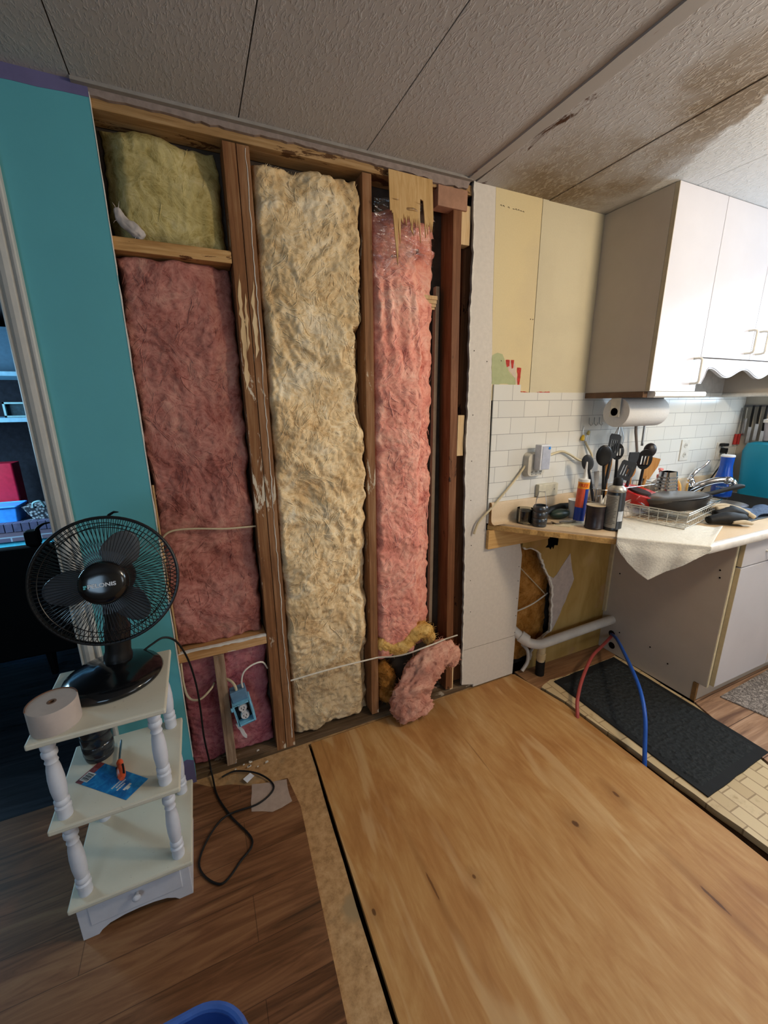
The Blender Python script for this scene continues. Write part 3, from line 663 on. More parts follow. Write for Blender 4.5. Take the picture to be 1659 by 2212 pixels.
tag(MB().tube(spline([(-.147, .018, .528), (-.148, .018, .43), (-.135, .012, .375), (-.10, .008, .362), (-.06, .02, .385), (-.045, .04, .395)], 8), .0042, 8).build('wall_cable', M_CABY, smooth=True), 'beige cable looping left of the stub stud below the sill', 'cable')
tag(MB().tube(spline([(.002, .03, .405), (.018, .012, .400), (.028, .0, .385), (.031, -.002, .366)], 8), .0052, 8).build('wall_cable', M_CABY, smooth=True), 'thick beige cable bending from the stub stud into the blue box', 'cable')
tag(MB().tube(spline([(.056, .0, .366), (.054, -.002, .40), (.066, .002, .435), (.10, .01, .452), (.14, .02, .447), (.160, .04, .40)], 8), .0034, 8).build('wall_cable', M_CAB, smooth=True), 'grey white cable arching from the blue box to the doubled studs', 'cable')
tag(MB().tube(spline([(1.49, .05, .60), (1.56, .045, .53), (1.65, .04, .44), (1.69, .05, .40)], 8), .003, 6).build('wall_cable', M_CABY, smooth=True), 'thin cable slanting across the torn hole', 'cable')
tag(MB().tube(spline([(1.38, .03, .365), (1.47, .03, .365), (1.58, .03, .385), (1.69, .04, .42)], 8), .004, 6).build('wall_cable', M_CAB, smooth=True), 'white cable sagging across the hole just above the drain pipe', 'cable')
# outlet box
t = thing('outlet_box', (.05, -.03, .215), 'blue plastic outlet box tilted and hanging open beside the stub stud', 'outlet box')
R_ = Matrix.Translation((.05, 0, .27)) @ Matrix.Rotation(math.radians(-9), 4, 'Y')
M_BLU = flat('box_blue', '7cbcd8', .55, .3, var=.15, scale=60, bump=.1); M_BLU2 = flat('box_grey_blue', '5d7f99', .55, .3)
m = MB()
for b in ((-.035, -.029, -.028, .03, -.05, .05), (.029, .035, -.028, .03, -.05, .05), (-.029, .029, -.028, .03, .044, .05), (-.029, .029, -.028, .03, -.05, -.044)): m.box(*b)
m.box(-.042, -.035, -.030, -.022, .028, .044)
m.xform(R_).build('frame', M_BLU, t, bevel=.0015)
MB().box(-.029, .029, .005, .03, -.044, .044).xform(R_).build('cavity', M_BLK, t)
m = MB(); m.box(-.030, .030, -.012, .03, .05, .098); m.xform(R_).build('cable_clamp', M_BLU2, t, bevel=.003)
m = MB()
for z in (.019, -.019): m.lathe([(.0005, -.006), (.014, -.006), (.0165, -.003), (.0165, .012)], (0, -.012, z), 20, (0, 1, 0))
m.box(-.009, .009, -.013, .0, -.028, .028)
rc = m.xform(R_).build('receptacle', flat('receptacle_white', 'd8d6d6', .4, .4), t, smooth=True)
m = MB()
for z in (.021, -.017):
    MB().box(-.0065, -.0045, -.0192, -.017, z-.004, z+.005).xform(R_).build('slot', M_BLK, t); MB().box(.0045, .0065, -.0192, -.017, z-.004, z+.005).xform(R_).build('slot', M_BLK, t); MB().lathe([(.0001, 0), (.0025, 0), (.0025, .002)], (0, -.0192, z-.009), 10, (0, 1, 0)).xform(R_).build('ground_hole', M_BLK, t)
t2 = MB(); t2.prism(rough([(.014, .205), (.026, .203), (.034, .18), (.042, .165), (.052, .135), (.05, .125), (.043, .13), (.03, .16), (.02, .185)], .012, .002, 4), 'y', .005, .012)
tag(t2.build('caulk_strip', flat('white_caulk', 'cfccca', .6, .2)), 'peeled white caulk strip dangling under the blue outlet box', 'caulk')

# ================================================================== FLOOR PIECES
def ply_mat():
    k = NT('plywood'); x, y, z = k.xyz()
    g = k.noise(14, 6, .58, 2.2, stretch=(1, .2, 1)); b = k.noise(2.4, 5, .62, 1.6, stretch=(1, .5, 1)); s = k.noise(46, 5, .6, 1.5, stretch=(1, .10, 1))
    h = k.math('ADD', k.math('MULTIPLY', g, .36), k.math('ADD', k.math('MULTIPLY', b, .48), k.math('MULTIPLY', s, .16)))
    c = k.ramp(h, [(.34, '996838'), (.46, 'aa7a46'), (.54, 'b48852'), (.66, 'c49e6c')])
    st = k.noise(5.5, 3, .5, 1.4, stretch=(1, .16, 1)); c = k.mix(k.math('MULTIPLY', k.step(st, .60, .66), .5), c, 'cbab7c')
    dk = k.noise(1.7, 4, .6, .5, stretch=(1, .6, 1)); c = k.mix(k.math('MULTIPLY', k.step(dk, .58, .75), .45), c, '8a5a2c')
    for kx, ky, rx, ry, col in ((1.074, -.751, .012, .016, '2c1a0c'), (1.264, -1.094, .006, .05, '3a2412'), (1.308, -.731, .008, .018, '4c3018'), (.512, -.709, .004, .055, '5a3a1c'), (.320, -.695, .006, .012, '3c2816'), (.645, -.74, .006, .008, '4c3018')):
        def dist(sx, sy): return k.math('SQRT', k.math('ADD', k.math('POWER', k.math('DIVIDE', k.math('SUBTRACT', x, kx), rx*sx), 2.0), k.math('POWER', k.math('DIVIDE', k.math('SUBTRACT', y, ky), ry*sy), 2.0)))
        d = k.math('ADD', dist(1, 1), k.math('MULTIPLY', k.math('SUBTRACT', k.noise(60, 3, .6), .5), .9))
        c = k.mix(k.math('MULTIPLY', k.math('SUBTRACT', 1.0, k.step(d, .55, 1.0)), .9), c, col)
        c = k.mix(k.math('MULTIPLY', k.math('SUBTRACT', 1.0, k.step(dist(5, 6), .1, 1.0)), .38), c, '7c4e24')
    # thin cracks along the grain
    cr = k.noise(24, 3, .5, .6, stretch=(1, .02, 1)); c = k.mix(k.math('MULTIPLY', k.step(cr, .70, .73), .55), c, '6e4420')
    k.set(c, .52, .32).bump(s, .06, .002); return k.m
pw = MB().prism([(.309, -.004), (1.452, -.004), (1.520, -.29), (1.540, -1.0), (1.532, -3.2), (.284, -3.2), (.288, -.92)], 'z', -.022, .0).build('plywood_sheet', ply_mat(), origin=(0, 0, -.022))
tag(pw, 'large bare plywood sheet with knots covering the middle of the floor', 'plywood')
def mat_mat():
    k = NT('charcoal_mat'); v = k.n('ShaderNodeTexVoronoi'); k.L(k.mp((1, 1, 1), (0, 0, PI/4)), v.inputs['Vector']); v.inputs['Scale'].default_value = 46
    n = k.noise(90, 4, .7); h = k.math('ADD', k.math('MULTIPLY', v.outputs['Distance'], 1.0), k.math('MULTIPLY', n, .35))
    lt = k.noise(200, 2, .6); c = k.mix(k.step(lt, .74, .78), k.ramp(n, [(.3, '1b1e20'), (.7, '34383a')]), '8a8a88')
    k.set(c, .85, .2).bump(h, .9, .008); return k.m
t = thing('doormat', (1.84, -.5, -.003), 'dark charcoal rubber backed doormat on the brick patterned vinyl', 'mat')
def quad_in(c, d):
    q = [Vector(p) for p in c]; ce_ = sum(q, Vector((0, 0)))/4; return [tuple(p+(ce_-p).normalized()*d) for p in q]
mc = [(1.604, -.143), (1.613, -.886), (2.07, -.872), (2.086, -.129)]
MB().prism(rough(mc, .05, .0015, 2), 'z', -.003, .003).build('rubber_border', flat('rubber', '1a1c1e', .7, .25), t)
mi = quad_in(mc, .04)
def mf(u, v):
    a = Vector(mi[0]).lerp(Vector(mi[3]), u); b = Vector(mi[1]).lerp(Vector(mi[2]), u); p = a.lerp(b, v)
    e = min(u, 1-u, v, 1-v); ch = .0012*math.sin(p.x*150+p.y*150)*math.sin(p.x*150-p.y*150)
    return Vector((p.x, p.y, .0025+(.004+ch+.0012*noise.noise(Vector((p.x*70, p.y*70, 0))))*min(1, e*40)))
MB().grid(mf, 110, 180).build('woven_top', mat_mat(), t, smooth='all')
def rug_mat():
    k = NT('patterned_rug'); v = k.n('ShaderNodeTexVoronoi', feature='DISTANCE_TO_EDGE'); k.L(k.co(), v.inputs['Vector']); v.inputs['Scale'].default_value = 24
    n = k.noise(22, 5, .7, 3); a = k.math('ABSOLUTE', k.math('SUBTRACT', n, .5)); c = k.mix(k.step(a, .02, .05), '4c4644', 'a39a92'); c = k.mix(k.step(v.outputs['Distance'], .03, .06), '6d6662', c)
    k.set(c, .9, .1); return k.m
rg = MB().prism([(2.262, -.588), (2.312, -.788), (3.12, -.79), (3.12, -.562)], 'z', .003, .009).build('kitchen_rug', rug_mat())
tag(rg, 'thin grey patterned rug lying in front of the sink cabinet', 'rug')
pp = MB().prism(rough([(.045, -.105), (.175, -.14), (.175, -.243), (.10, -.255), (.03, -.222)], .03, .004, 7), 'z', .0004, .0014).build('adhesive_sheet', flat('adhesive_grey', 'a8968a', .7, .2, var=.1))
tag(pp, 'flattened greyish paper scrap stuck on the floor near the outlet box', 'paper')
tg = MB().prism([(.015, -.075), (.045, -.052), (.06, -.068), (.03, -.094)], 'z', .004, .0048).build('warning_tag', flat('tag_white', 'cfd2d8', .5, .3)); tg.rotation_euler = (.12, .25, 0)
tag(tg, 'white folded warning tag on the fan cord', 'tag')
cord = [(-.225, -.155, .708), (-.205, -.145, .716), (-.172, -.13, .724), (-.143, -.115, .70), (-.125, -.085, .640), (-.112, -.045, .55), (-.104, -.012, .43), (-.103, -.004, .32), (-.105, .0, .2), (-.100, .012, .08), (-.099, .02, .03), (-.094, -.013, .006), (-.081, -.107, .005), (-.039, -.216, .005), (.019, -.333, .005), (-.024, -.386, .005), (-.09, -.43, .005), (-.149, -.335, .005), (-.071, -.215, .010), (.06, -.203, .005), (.122, -.156, .005), (.078, -.073, .005), (-.006, -.02, .006), (-.06, -.028, .008)]
for i in range(10):
    r4 = random.Random(60+i); x, y = r4.uniform(-.02, .12), r4.uniform(-.04, .03); s = r4.uniform(.003, .008); z = .023 if y > .012 else .001
    mm = MB().prism(rough([(x, y), (x+s*1.6, y+s*.4), (x+s*1.5, y+s*1.2), (x+s*.1, y+s)], .004, .001, i), 'z', z, z+.003)
    tag(mm.build('plaster_crumb', MAT['gypsum']), 'white plaster crumb on the dusty plate below the outlet box', 'crumb', 'plaster crumbs below the outlet box')
# ================================================================== TIERED STAND WITH FAN
def stand_mat():
    k = NT('chipped_white_paint'); n = k.noise(5, 5, .65); f = k.noise(70, 4, .7); c = k.mix(n, 'c2bca8', 'd2ccba')
    c = k.mix(k.math('MULTIPLY', k.step(f, .66, .72), .4), c, '857a68'); k.set(c, .55, .3).bump(f, .06, .002); return k.m
M_STW = stand_mat(); M_STB = flat('white_turned_wood', 'c9cbd2', .4, .4, var=.04)
t = thing('tiered_stand', (-.31, -.30, 0), 'white three tier side stand with turned spindles and a drawer', 'stand')
def slab(x0, x1, y0, y1, z, th=.016):
    m = MB().box(x0, x1, y0, y1, z-th, z); return m.build('shelf', M_STW, t, bevel=.004)
slab(-.447, -.153, -.447, -.150, .690); slab(-.447, -.150, -.452, -.160, .435)
slab(-.452, -.150, -.452, -.150, .165)
arch = [(-.448, 0), (-.448, .149), (-.166, .149), (-.166, 0), (-.205, 0)]+[(-.215-.0, .012), (-.235, .024), (-.27, .031), (-.307, .033), (-.345, .031), (-.38, .024), (-.40, .012), (-.41, 0)]
MB().prism(arch, 'y', -.418, -.405).build('front_panel', M_STB, t, bevel=.0015)
m = MB(); m.box(-.448, -.436, -.405, -.165, 0, .149); MB_ = m.build('side_panel', M_STB, t)
MB().box(-.178, -.166, -.405, -.165, 0, .149).build('side_panel', M_STB, t)
MB().box(-.436, -.178, -.177, -.165, 0, .149).build('back_panel', M_STB, t)
dr = MB().box(-.422, -.190, -.4215, -.41, .045, .138).build('drawer', M_STB, t, bevel=.002)
MB().lathe([(.0045, 0), (.005, -.008), (.011, -.014), (.011, -.018), (.006, -.022), (.0005, -.0235)], (-.303, -.4215, .098), 14, (0, 1, 0)).build('knob', M_STB, dr, smooth=True)
sp = [(.0215, 0), (.0225, .01), (.0205, .02), (.0235, .026), (.0235, .034), (.018, .038), (.0225, .044), (.0225, .052), (.0175, .057), (.0205, .064), (.0235, .09), (.0235, .12), (.0205, .15), (.0165, .168), (.0195, .172), (.0165, .177), (.0175, .186), (.0225, .192), (.0225, .201), (.0175, .206), (.021, .213), (.021, .222), (.0165, .228), (.0175, .24)]
for z0, z1 in ((.165, .419), (.435, .674)):
    sc = (z1-z0)/.24
    for x, y in ((-.416, -.414), (-.187, -.414), (-.407, -.19), (-.182, -.19)):
        MB().lathe([(r*.76, z0+h*sc) for r, h in sp], (x, y, 0), 24).build('spindle', M_STB, t, smooth=True)

M_FANB = flat('gloss_black', '0d0e10', .14, .6, var=.1); M_FANM = flat('fan_black', '101113', .35, .45, var=.1)
t = thing('desk_fan', (-.295, -.245, .69), 'black desk fan with a round wire guard on top of the white stand', 'fan')
m = MB().lathe([(.10, 0), (.124, .002), (.127, .008), (.122, .016), (.10, .026), (.07, .034), (.045, .040), (.038, .044)], (0, 0, 0), 48)
m.xform(Matrix.Translation((-.295, -.242, .69)) @ Matrix.Scale(.98, 4, (0, 1, 0))).build('base', M_FANB, t, smooth='all')
MB().tube(spline([(-.285, -.212, .72), (-.277, -.212, .78), (-.270, -.215, .85), (-.266, -.225, .93)], 6), [.037]*4+[.033]*8+[.028]*7, 24).build('neck', M_FANM, t, smooth=True)
fn_ = Vector((0, -math.cos(math.radians(14)), math.sin(math.radians(14)))); fc = Vector((-.255, -.30, 1.010)); fa = Vector((1, 0, 0)); fb = fn_.cross(fa)*-1
if fb.z < 0: fb = -fb
R0 = .1655
def fp(r, th, d): return fc+(fa*math.cos(th)+fb*math.sin(th))*r+fn_*d
MB().tube([fc-fn_*.11, fc-fn_*.10, fc-fn_*.085, fc-fn_*.05, fc-fn_*.03], [.02, .045, .055, .055, .045], 28).build('motor_housing', M_FANM, t, smooth=True)
m = MB(); m.tube([fp(R0, 2*PI*i/72, 0) for i in range(72)], .0042, 8, closed=True); m.tube([fp(R0, 2*PI*i/72, -.012) for i in range(72)], .003, 8, closed=True)
m.build('guard_ring', M_FANM, t, smooth=True)
m = MB(); NS = 92
for i in range(NS):
    th = 2*PI*i/NS
    m.tube([fp(.045, th, .043), fp(.08, th+.01, .043), fp(.12, th+.025, .036), fp(.15, th+.05, .020), fp(R0, th+.08, .002)], .00105, 4, caps=False)
m.tube([fp(.140, 2*PI*i/64, .027) for i in range(64)], .0012, 5, closed=True)
arc = [fp(.148+.004*math.sin(PI*i/12), PI*(.36+.34*i/12), .024) for i in range(13)]
m.tube(arc, .0012, 5)
m.build('front_guard', M_FANM, t)
m = MB()
for i in range(NS):
    th = 2*PI*i/NS
    m.tube([fp(.05, th, -.058), fp(.10, th-.015, -.056), fp(.14, th-.04, -.040), fp(R0, th-.09, -.010)], .00105, 4, caps=False)
m.tube([fp(.145, 2*PI*i/64, -.037) for i in range(64)], .0012, 5, closed=True)
m.build('rear_guard', M_FANM, t)
m = MB().lathe([(.056, .030), (.056, .040), (.0535, .050), (.049, .0565), (.040, .0600), (.02, .0618), (.0005, .0622)], fc, 40, fn_)
m.build('hub_cap', M_FANB, t, smooth='all')
def blade_mat():
    k = NT('smoky_fan_blade'); x, y, z = k.xyz(); k.set('4a4d52', .35, .4, alpha=.86); return k.m
MBL = blade_mat()
for a0 in (62, 183, 305):
    def bf(u, v, a0=math.radians(a0)):
        w = .50*math.sin(PI*min(1, .16+.84*v**.8)*.80)+.06; th = a0+(u-.5)*2*w; r = .04+.098*v-.016*(2*u-1)**2*v*2
        return fp(r, th, .004+.018*(u-.5)*2*(.4+.6*v))
    MB().grid(bf, 14, 14).build('blade', MBL, t, smooth='all', solid=.0016)
m = MB().tube([fp(.166, PI*.47, -.012), fp(.172, PI*.46, -.01), fp(.180, PI*.44, -.004), fp(.181, PI*.42, .004)], [.003, .004, .0032, .0015], 6); m.build('guard_clip', M_FANM, t, smooth=True)
mt = Matrix((fa, fb, fn_)).transposed().to_4x4(); mt.translation = fc+fn_*.0630-fb*.003
text_mesh('maker_lettering', 'PELONIS', .0135, flat('silver_print', 'c9ccd0', .4, .4), t, mt, .0004, sx=1.18, bold=.0003)
m = MB().box(-.0385, -.034, -.0045, -.0010, -.0006, .0006)
m.box(-.0385, -.0315, .0002, .0042, -.0006, .0006); mm2 = m.xform(mt)
mm2.build('logo_mark', flat('teal_print', '3f9aa0', .4, .4), t)
MB().tube(spline(cord, 8), .0034, 8).build('power_cord', M_BLKM, t, smooth=True)
# tape roll, lantern glass, card and screwdriver on the stand
t = thing('tape_roll', (-.397, -.388, .69), 'thick roll of off white paper joint tape on the front corner of the stand', 'tape roll')
m = MB().lathe([(.010, 0), (.052, 0), (.0525, .003), (.0525, .06), (.051, .062), (.010, .062)], (-.397, -.388, .69), 40, closed=True); m.build('paper_tape', flat('paper_tape', 'b3a49a', .75, .15, var=.05), t, smooth=True)
m = MB().lathe([(.006, -.001), (.010, -.001), (.010, .0625), (.006, .0625)], (-.397, -.388, .69), 20, closed=True); m.build('core', flat('brown_core', '6e4e38', .8), t, smooth=True)
m = MB().tube([Vector((-.397, -.388, .7525))+Vector((.0515*math.cos(a), .0515*math.sin(a), 0)) for a in [math.radians(20+8*i) for i in range(24)]], .0016, 6); m.build('frayed_edge', flat('brown_edge', '6b4630', .8), t)
M_JAR = flat('dark_jar', '25282c', .18, .6, var=.2, scale=12)
t = thing('ribbed_jar', (-.372, -.228, .435), 'dark ribbed glass jar standing at the back of the middle shelf', 'jar')
MB().lathe([(.030, 0), (.036, .002), (.038, .012), (.036, .016), (.040, .022), (.040, .050), (.0375, .053), (.0405, .057), (.0405, .082), (.0375, .085), (.040, .09), (.040, .108), (.036, .118), (.037, .124), (.034, .126)], (-.372, -.228, .435), 32).build('glass', M_JAR, t, smooth=True)
MB().lathe([(.034, .126), (.039, .127), (.039, .140), (.03, .143)], (-.372, -.228, .435), 28).build('lid', flat('grey_lid', '4b4f54', .35, .4, .6), t, smooth=True)
t = thing('package_card', (-.325, -.35, .4352), 'blue printed package card lying under the screwdriver', 'card')
def at4(u, v, z):
    a, b, c, d = Vector((-.417, -.312)), Vector((-.369, -.258)), Vector((-.232, -.384)), Vector((-.280, -.433)); p = a.lerp(b, v).lerp(d.lerp(c, v), u); return (p.x, p.y, z)
def card_mat():
    k = NT('blue_card'); n = k.noise(30, 4, .6, 1); c = k.ramp(n, [(.3, '0f4d86'), (.5, '1c6fae'), (.66, '2f8fc4')]); k.set(c, .3, .5); return k.m
def quadz(m, u0, u1, v0, v1, z, h): 
    q = [at4(u0, v0, z), at4(u1, v0, z), at4(u1, v1, z), at4(u0, v1, z)]; return m.prism([p[:2] for p in q], 'z', z, z+h)
quadz(MB(), .12, 1, 0, 1, .4354, .0006).build('blue_face', card_mat(), t)
quadz(MB(), 0, .12, 0, 1, .4354, .0006).build('multicolour_end', flat('card_end', '7a3a3c', .4, .4, var=.6, scale=60), t)
quadz(MB(), .02, .17, .12, .52, .436, .0004).build('barcode_panel', flat('card_white', 'c8c6c0', .5), t)
m = MB()
for i in range(9): quadz(m, .035+.0, .155, .16+.035*i, .16+.035*i+.010+.008*(i % 3), .4364, .0003)
m.build('barcode', M_BLKM, t)
m = MB()
for i, (a, b, u) in enumerate(((.2, .78, .62), (.28, .70, .67), (.2, .55, .72))):
    v = a
    while v < b: L = .03+.02*((i*7+int(v*90)) % 3); quadz(m, u, u+.026, v, v+L, .436, .0003); v += L+.014
quadz(m, .80, .84, .3, .62, .436, .0003); quadz(m, .84, .87, .36, .5, .436, .0003)
m.build('white_print', MAT['card_white'], t)
t = thing('screwdriver', (-.305, -.33, .436), 'orange and black handled screwdriver lying on the blue card', 'screwdriver')
MB().tube([(-.319, -.205, .447), (-.3185, -.212, .447), (-.312, -.30, .447)], [.0018, .003, .003], 10).build('blade', flat('tool_steel', '8a97a2', .3, .5, .9), t, smooth=True)
p0, p1 = Vector((-.312, -.292, .447)), Vector((-.296, -.366, .447)); hp = [p0.lerp(p1, i/10) for i in range(11)]
MB().tube(hp, [.006, .009, .0085, .007, .0095, .0105, .0108, .0108, .0105, .0095, .006], 12).build('handle', flat('orange_handle', 'd8542a', .35, .45, var=.2, scale=25), t, smooth=True)
m = MB()
for k_ in range(3):
    a = 2*PI*k_/3+.9; off = Vector((math.cos(a)*.0092, .002, math.sin(a)*.0092)); m.tube([q+off for q in hp[4:10]], .0032, 6)
m.build('grip', M_BLKM, t, smooth=True)
# blue tub close to the camera
t = thing('plastic_tub', (-.165, -1.06, 0), 'blue plastic tub rim at the bottom edge of the picture', 'tub')
M_TUB = flat('tub_blue', '26448a', .4, .4, var=.08)
def rr(cx, cy, a, b, r, z, n=10):
    out = []
    for qx, qy, s in ((1, 1, 0), (-1, 1, 1), (-1, -1, 2), (1, -1, 3)):
        for i in range(n+1):
            th = PI/2*(s+i/n); out.append(Vector((cx+qx*(a-r)+r*math.cos(th), cy+qy*(b-r)+r*math.sin(th), z)))
    return out
def shell(sections):
    m = MB(); n = len(sections[0]); vs = [p for q in sections for p in q]; f = []
    for i in range(len(sections)-1):
        for k in range(n): f.append((i*n+k, i*n+(k+1) % n, (i+1)*n+(k+1) % n, (i+1)*n+k))
    f.append(tuple(range(n-1, -1, -1))); f.append(tuple(range((len(sections)-1)*n, len(sections)*n))); return m.add(vs, f)
TX, TY = -.205, -1.118
shell([rr(TX, TY, .14, .22, .07, 0), rr(TX, TY, .165, .25, .09, .30), rr(TX, TY, .158, .243, .085, .30), rr(TX, TY, .135, .215, .065, .01)]).build('body', M_TUB, t, smooth=True)
MB().tube(rr(TX, TY, .166, .251, .09, .30), .008, 8, closed=True).build('rim', flat('tub_rim', '3c5fa8', .35, .45), t, smooth=True)

# ================================================================== KITCHEN CABINETS
def lam_white(name, c): return flat(name, c, .35, .4, var=.03, scale=5)
M_CABW = lam_white('white_laminate', 'c2c1c7'); M_CABS = flat('side_laminate', 'bdb3a6', .6, .25, var=.04, scale=8); M_EDGE = flat('beige_edge', 'c8b894', .6, .25, var=.08); M_HND = flat('handle_white', 'd6d4cc', .3, .45)
t = thing('base_cabinet', (2.118, -.3, 0), 'white sink base cabinet with one door and drawer seen from its side', 'cabinet')
MB().prism([(0, 0), (-.53, 0), (-.53, .105), (-.585, .105), (-.585, .868), (0, .868)], 'x', 2.118, 2.132).build('side_panel', M_CABS, t)
MB().box(2.106, 2.118, -.020, -.0, .24, .868).build('wall_scribe', M_EDGE, t)
m = MB(); m.box(2.120, 2.134, -.587, -.57, .105, .868); m.build('face_frame', flat('frame_edge', 'cdc3a4', .6), t)
MB().box(2.132, 3.165, -.545, -.53, 0, .105).build('toe_kick', M_CABS, t)
MB().box(2.117, 2.131, -.548, -.528, 0, .10).build('toe_kick_end', flat('raw_board', '8a6a44', .85, .1, var=.2), t)
MB().box(2.132, 3.165, -.582, -.002, .105, .70).build('carcass', M_CABS, t)
def door(x0, x1, z0, z1, y0=-.605, y1=-.585, nm='door', par=None):
    d = MB().box(x0, x1, y0, y1, z0, z1).build(nm, M_CABW, par or t, bevel=.002); MB().box(x0-.0008, x0+.002, y0+.001, y1, z0+.001, z1-.001).build('edge_band', M_EDGE, d); return d
def pull(par, c, L, axis, y, r=.005, so=.034, mat=None):
    c = Vector(c); h = Vector((L/2, 0, 0)) if axis == 'x' else Vector((0, 0, L/2)); o = Vector((0, -so, 0))
    pts = [c-h+Vector((0, .001, 0)), c-h*1+o*.6, c-h*.93+o*.92, c-h*.8+o, c+h*.8+o, c+h*.93+o*.92, c+h+o*.6, c+h+Vector((0, .001, 0))]
    return MB().tube(pts, r, 10).build('handle', mat or M_HND, par, smooth=True)
d = door(2.142, 2.60, .732, .852, nm='drawer'); pull(d, (2.375, -.605, .785), .10, 'x', 0)
d = door(2.142, 2.60, .112, .727); d = door(2.604, 3.06, .112, .727); d = door(2.604, 3.06, .732, .852, nm='drawer')
m = MB()
for y, z in ((-.075, .118), (-.085, .045)): MB().lathe([(.020, -.0012), (.020, .0)], (2.1178, y, z), 18, (1, 0, 0)).build('pipe_hole', flat('hole_dark', '1d140e', .9, .05), t)
for y, z in ((-.07, .50), (-.12, .15), (-.3, .16), (-.40, .12), (-.54, .70), (-.545, .665)): MB().lathe([(.004, -.0012), (.004, .0)], (2.1178, y, z), 8, (1, 0, 0)).build('screw_hole', flat('hole_dark', '1d140e', .9, .05), t)

def counter_mat():
    k = NT('beige_countertop'); n = k.noise(180, 3, .7); b = k.noise(5, 4, .6); c = k.mix(n, 'c8ae8c', 'd6c0a0'); c = k.mix(k.math('MULTIPLY', k.step(b, .5, .7), .3), c, 'b39a78'); k.set(c, .45, .35); return k.m
M_CTR = counter_mat(); M_CHIP = flat('particle_board', 'c09a60', .85, .1, var=.2, scale=120, bump=.3)
t = thing('countertop', (2.2, -.3, .868), 'beige countertop with a raw diagonal cut end and white rolled front edge', 'countertop')
cut = rough([(1.246, -.012), (1.345, -.150), (1.57, -.41), (1.785, -.632)], .05, .0035, 14, closed=False)
m = MB(); m.prism([(1.219, 0)]+cut+[(2.32, -.632), (2.32, 0)], 'z', .890, .900); m.box(2.32, 3.165, -.632, -.50, .890, .9); m.box(2.32, 3.165, -.09, 0, .890, .9); m.box(3.0, 3.165, -.5, -.09, .890, .9)
m.build('work_surface', M_CTR, t)
cut2 = rough([(1.238, -.022), (1.335, -.152), (1.562, -.412), (1.775, -.630)], .03, .004, 15, closed=False)
m = MB(); m.prism([(1.213, 0)]+cut2+[(2.32, -.630), (2.32, 0)], 'z', .868, .8899); m.box(2.32, 3.165, -.63, -.50, .868, .8899); m.box(2.32, 3.165, -.09, 0, .868, .8899); m.build('particle_core', M_CHIP, t)
m = MB(); m.prism([(-.630, .866), (-.640, .866), (-.646, .874), (-.647, .893), (-.642, .901), (-.633, .904), (-.620, .902), (-.620, .9)], 'x', 1.79, 3.165); m.build('rolled_edge', flat('rolled_white', 'dcd8d2', .3, .45), t, smooth=True)
m = MB(); m.prism([(-.003, .9), (-.05, .9), (-.034, .903), (-.026, .912), (-.0235, .93), (-.0235, .992), (-.020, 1.0), (-.0075, 1.0)], 'x', 1.214, 3.165); m.build('backsplash_lip', M_CTR, t, smooth=True)
MB().prism([(-.004, .89), (-.045, .893), (-.034, .903), (-.026, .912), (-.0235, .93), (-.0235, .992), (-.020, 1.0), (-.0075, 1.0)], 'x', 1.2125, 1.2145).build('lip_end', flat('lip_end_brown', '9a7448', .8, .15, var=.25, scale=60), t)
tag(MB().box(1.208, 1.60, -.020, -.0005, .772, .866).build('support_cleat', W_CLEAT, bevel=.002), 'raw wood cleat screwed to the wall under the cut countertop', 'cleat')
M_STL = flat('stainless', 'a9a8a6', .28, .5, 1, var=.08, scale=9); M_CHR = flat('chrome', 'd8d8da', .06, .5, 1, var=.02)
t = thing('sink', (2.66, -.295, .72), 'stainless kitchen sink basin let into the countertop', 'sink')
m = MB(); zb = .73
m.box(2.30, 3.02, -.52, -.495, .9, .9035); m.box(2.30, 3.02, -.095, -.07, .9, .9035); m.box(2.30, 2.325, -.52, -.07, .9, .9035); m.box(2.995, 3.02, -.52, -.07, .9, .9035); m.build('rim', M_STL, t, bevel=.0015)
m = MB(); m.box(2.324, 2.326, -.496, -.094, zb, .901); m.box(2.994, 2.996, -.496, -.094, zb, .901); m.box(2.325, 2.995, -.497, -.495, zb, .901); m.box(2.325, 2.995, -.095, -.093, zb, .901); m.box(2.325, 2.995, -.496, -.094, zb-.002, zb); m.build('basin', M_STL, t)
t = thing('kitchen_faucet', (2.60, -.085, .90), 'chrome single lever faucet behind the sink', 'faucet')
MB().lathe([(.030, 0), (.032, .004), (.026, .012), (.024, .05), (.027, .06), (.026, .085), (.018, .105), (.0005, .112)], (2.60, -.085, .90), 28).build('body', M_CHR, t, smooth=True)
MB().tube(spline([(2.60, -.09, .945), (2.625, -.12, .975), (2.665, -.165, 1.005), (2.705, -.205, 1.015), (2.73, -.23, 1.005), (2.736, -.236, .985)], 6), [.022]*8+[.019]*10+[.021]*13, 16).build('spout', M_CHR, t, smooth=True)
MB().ell((2.715, -.215, 1.014), .030, .030, .024).build('spout_head', M_CHR, t, smooth='all')
MB().tube(spline([(2.595, -.085, 1.0), (2.59, -.09, 1.03), (2.61, -.10, 1.06), (2.645, -.11, 1.082), (2.672, -.117, 1.108), (2.676, -.118, 1.122)], 6), [.018]*4+[.012]*10+[.0075]*8+[.009]*9, 12).build('lever', M_CHR, t, smooth=True)

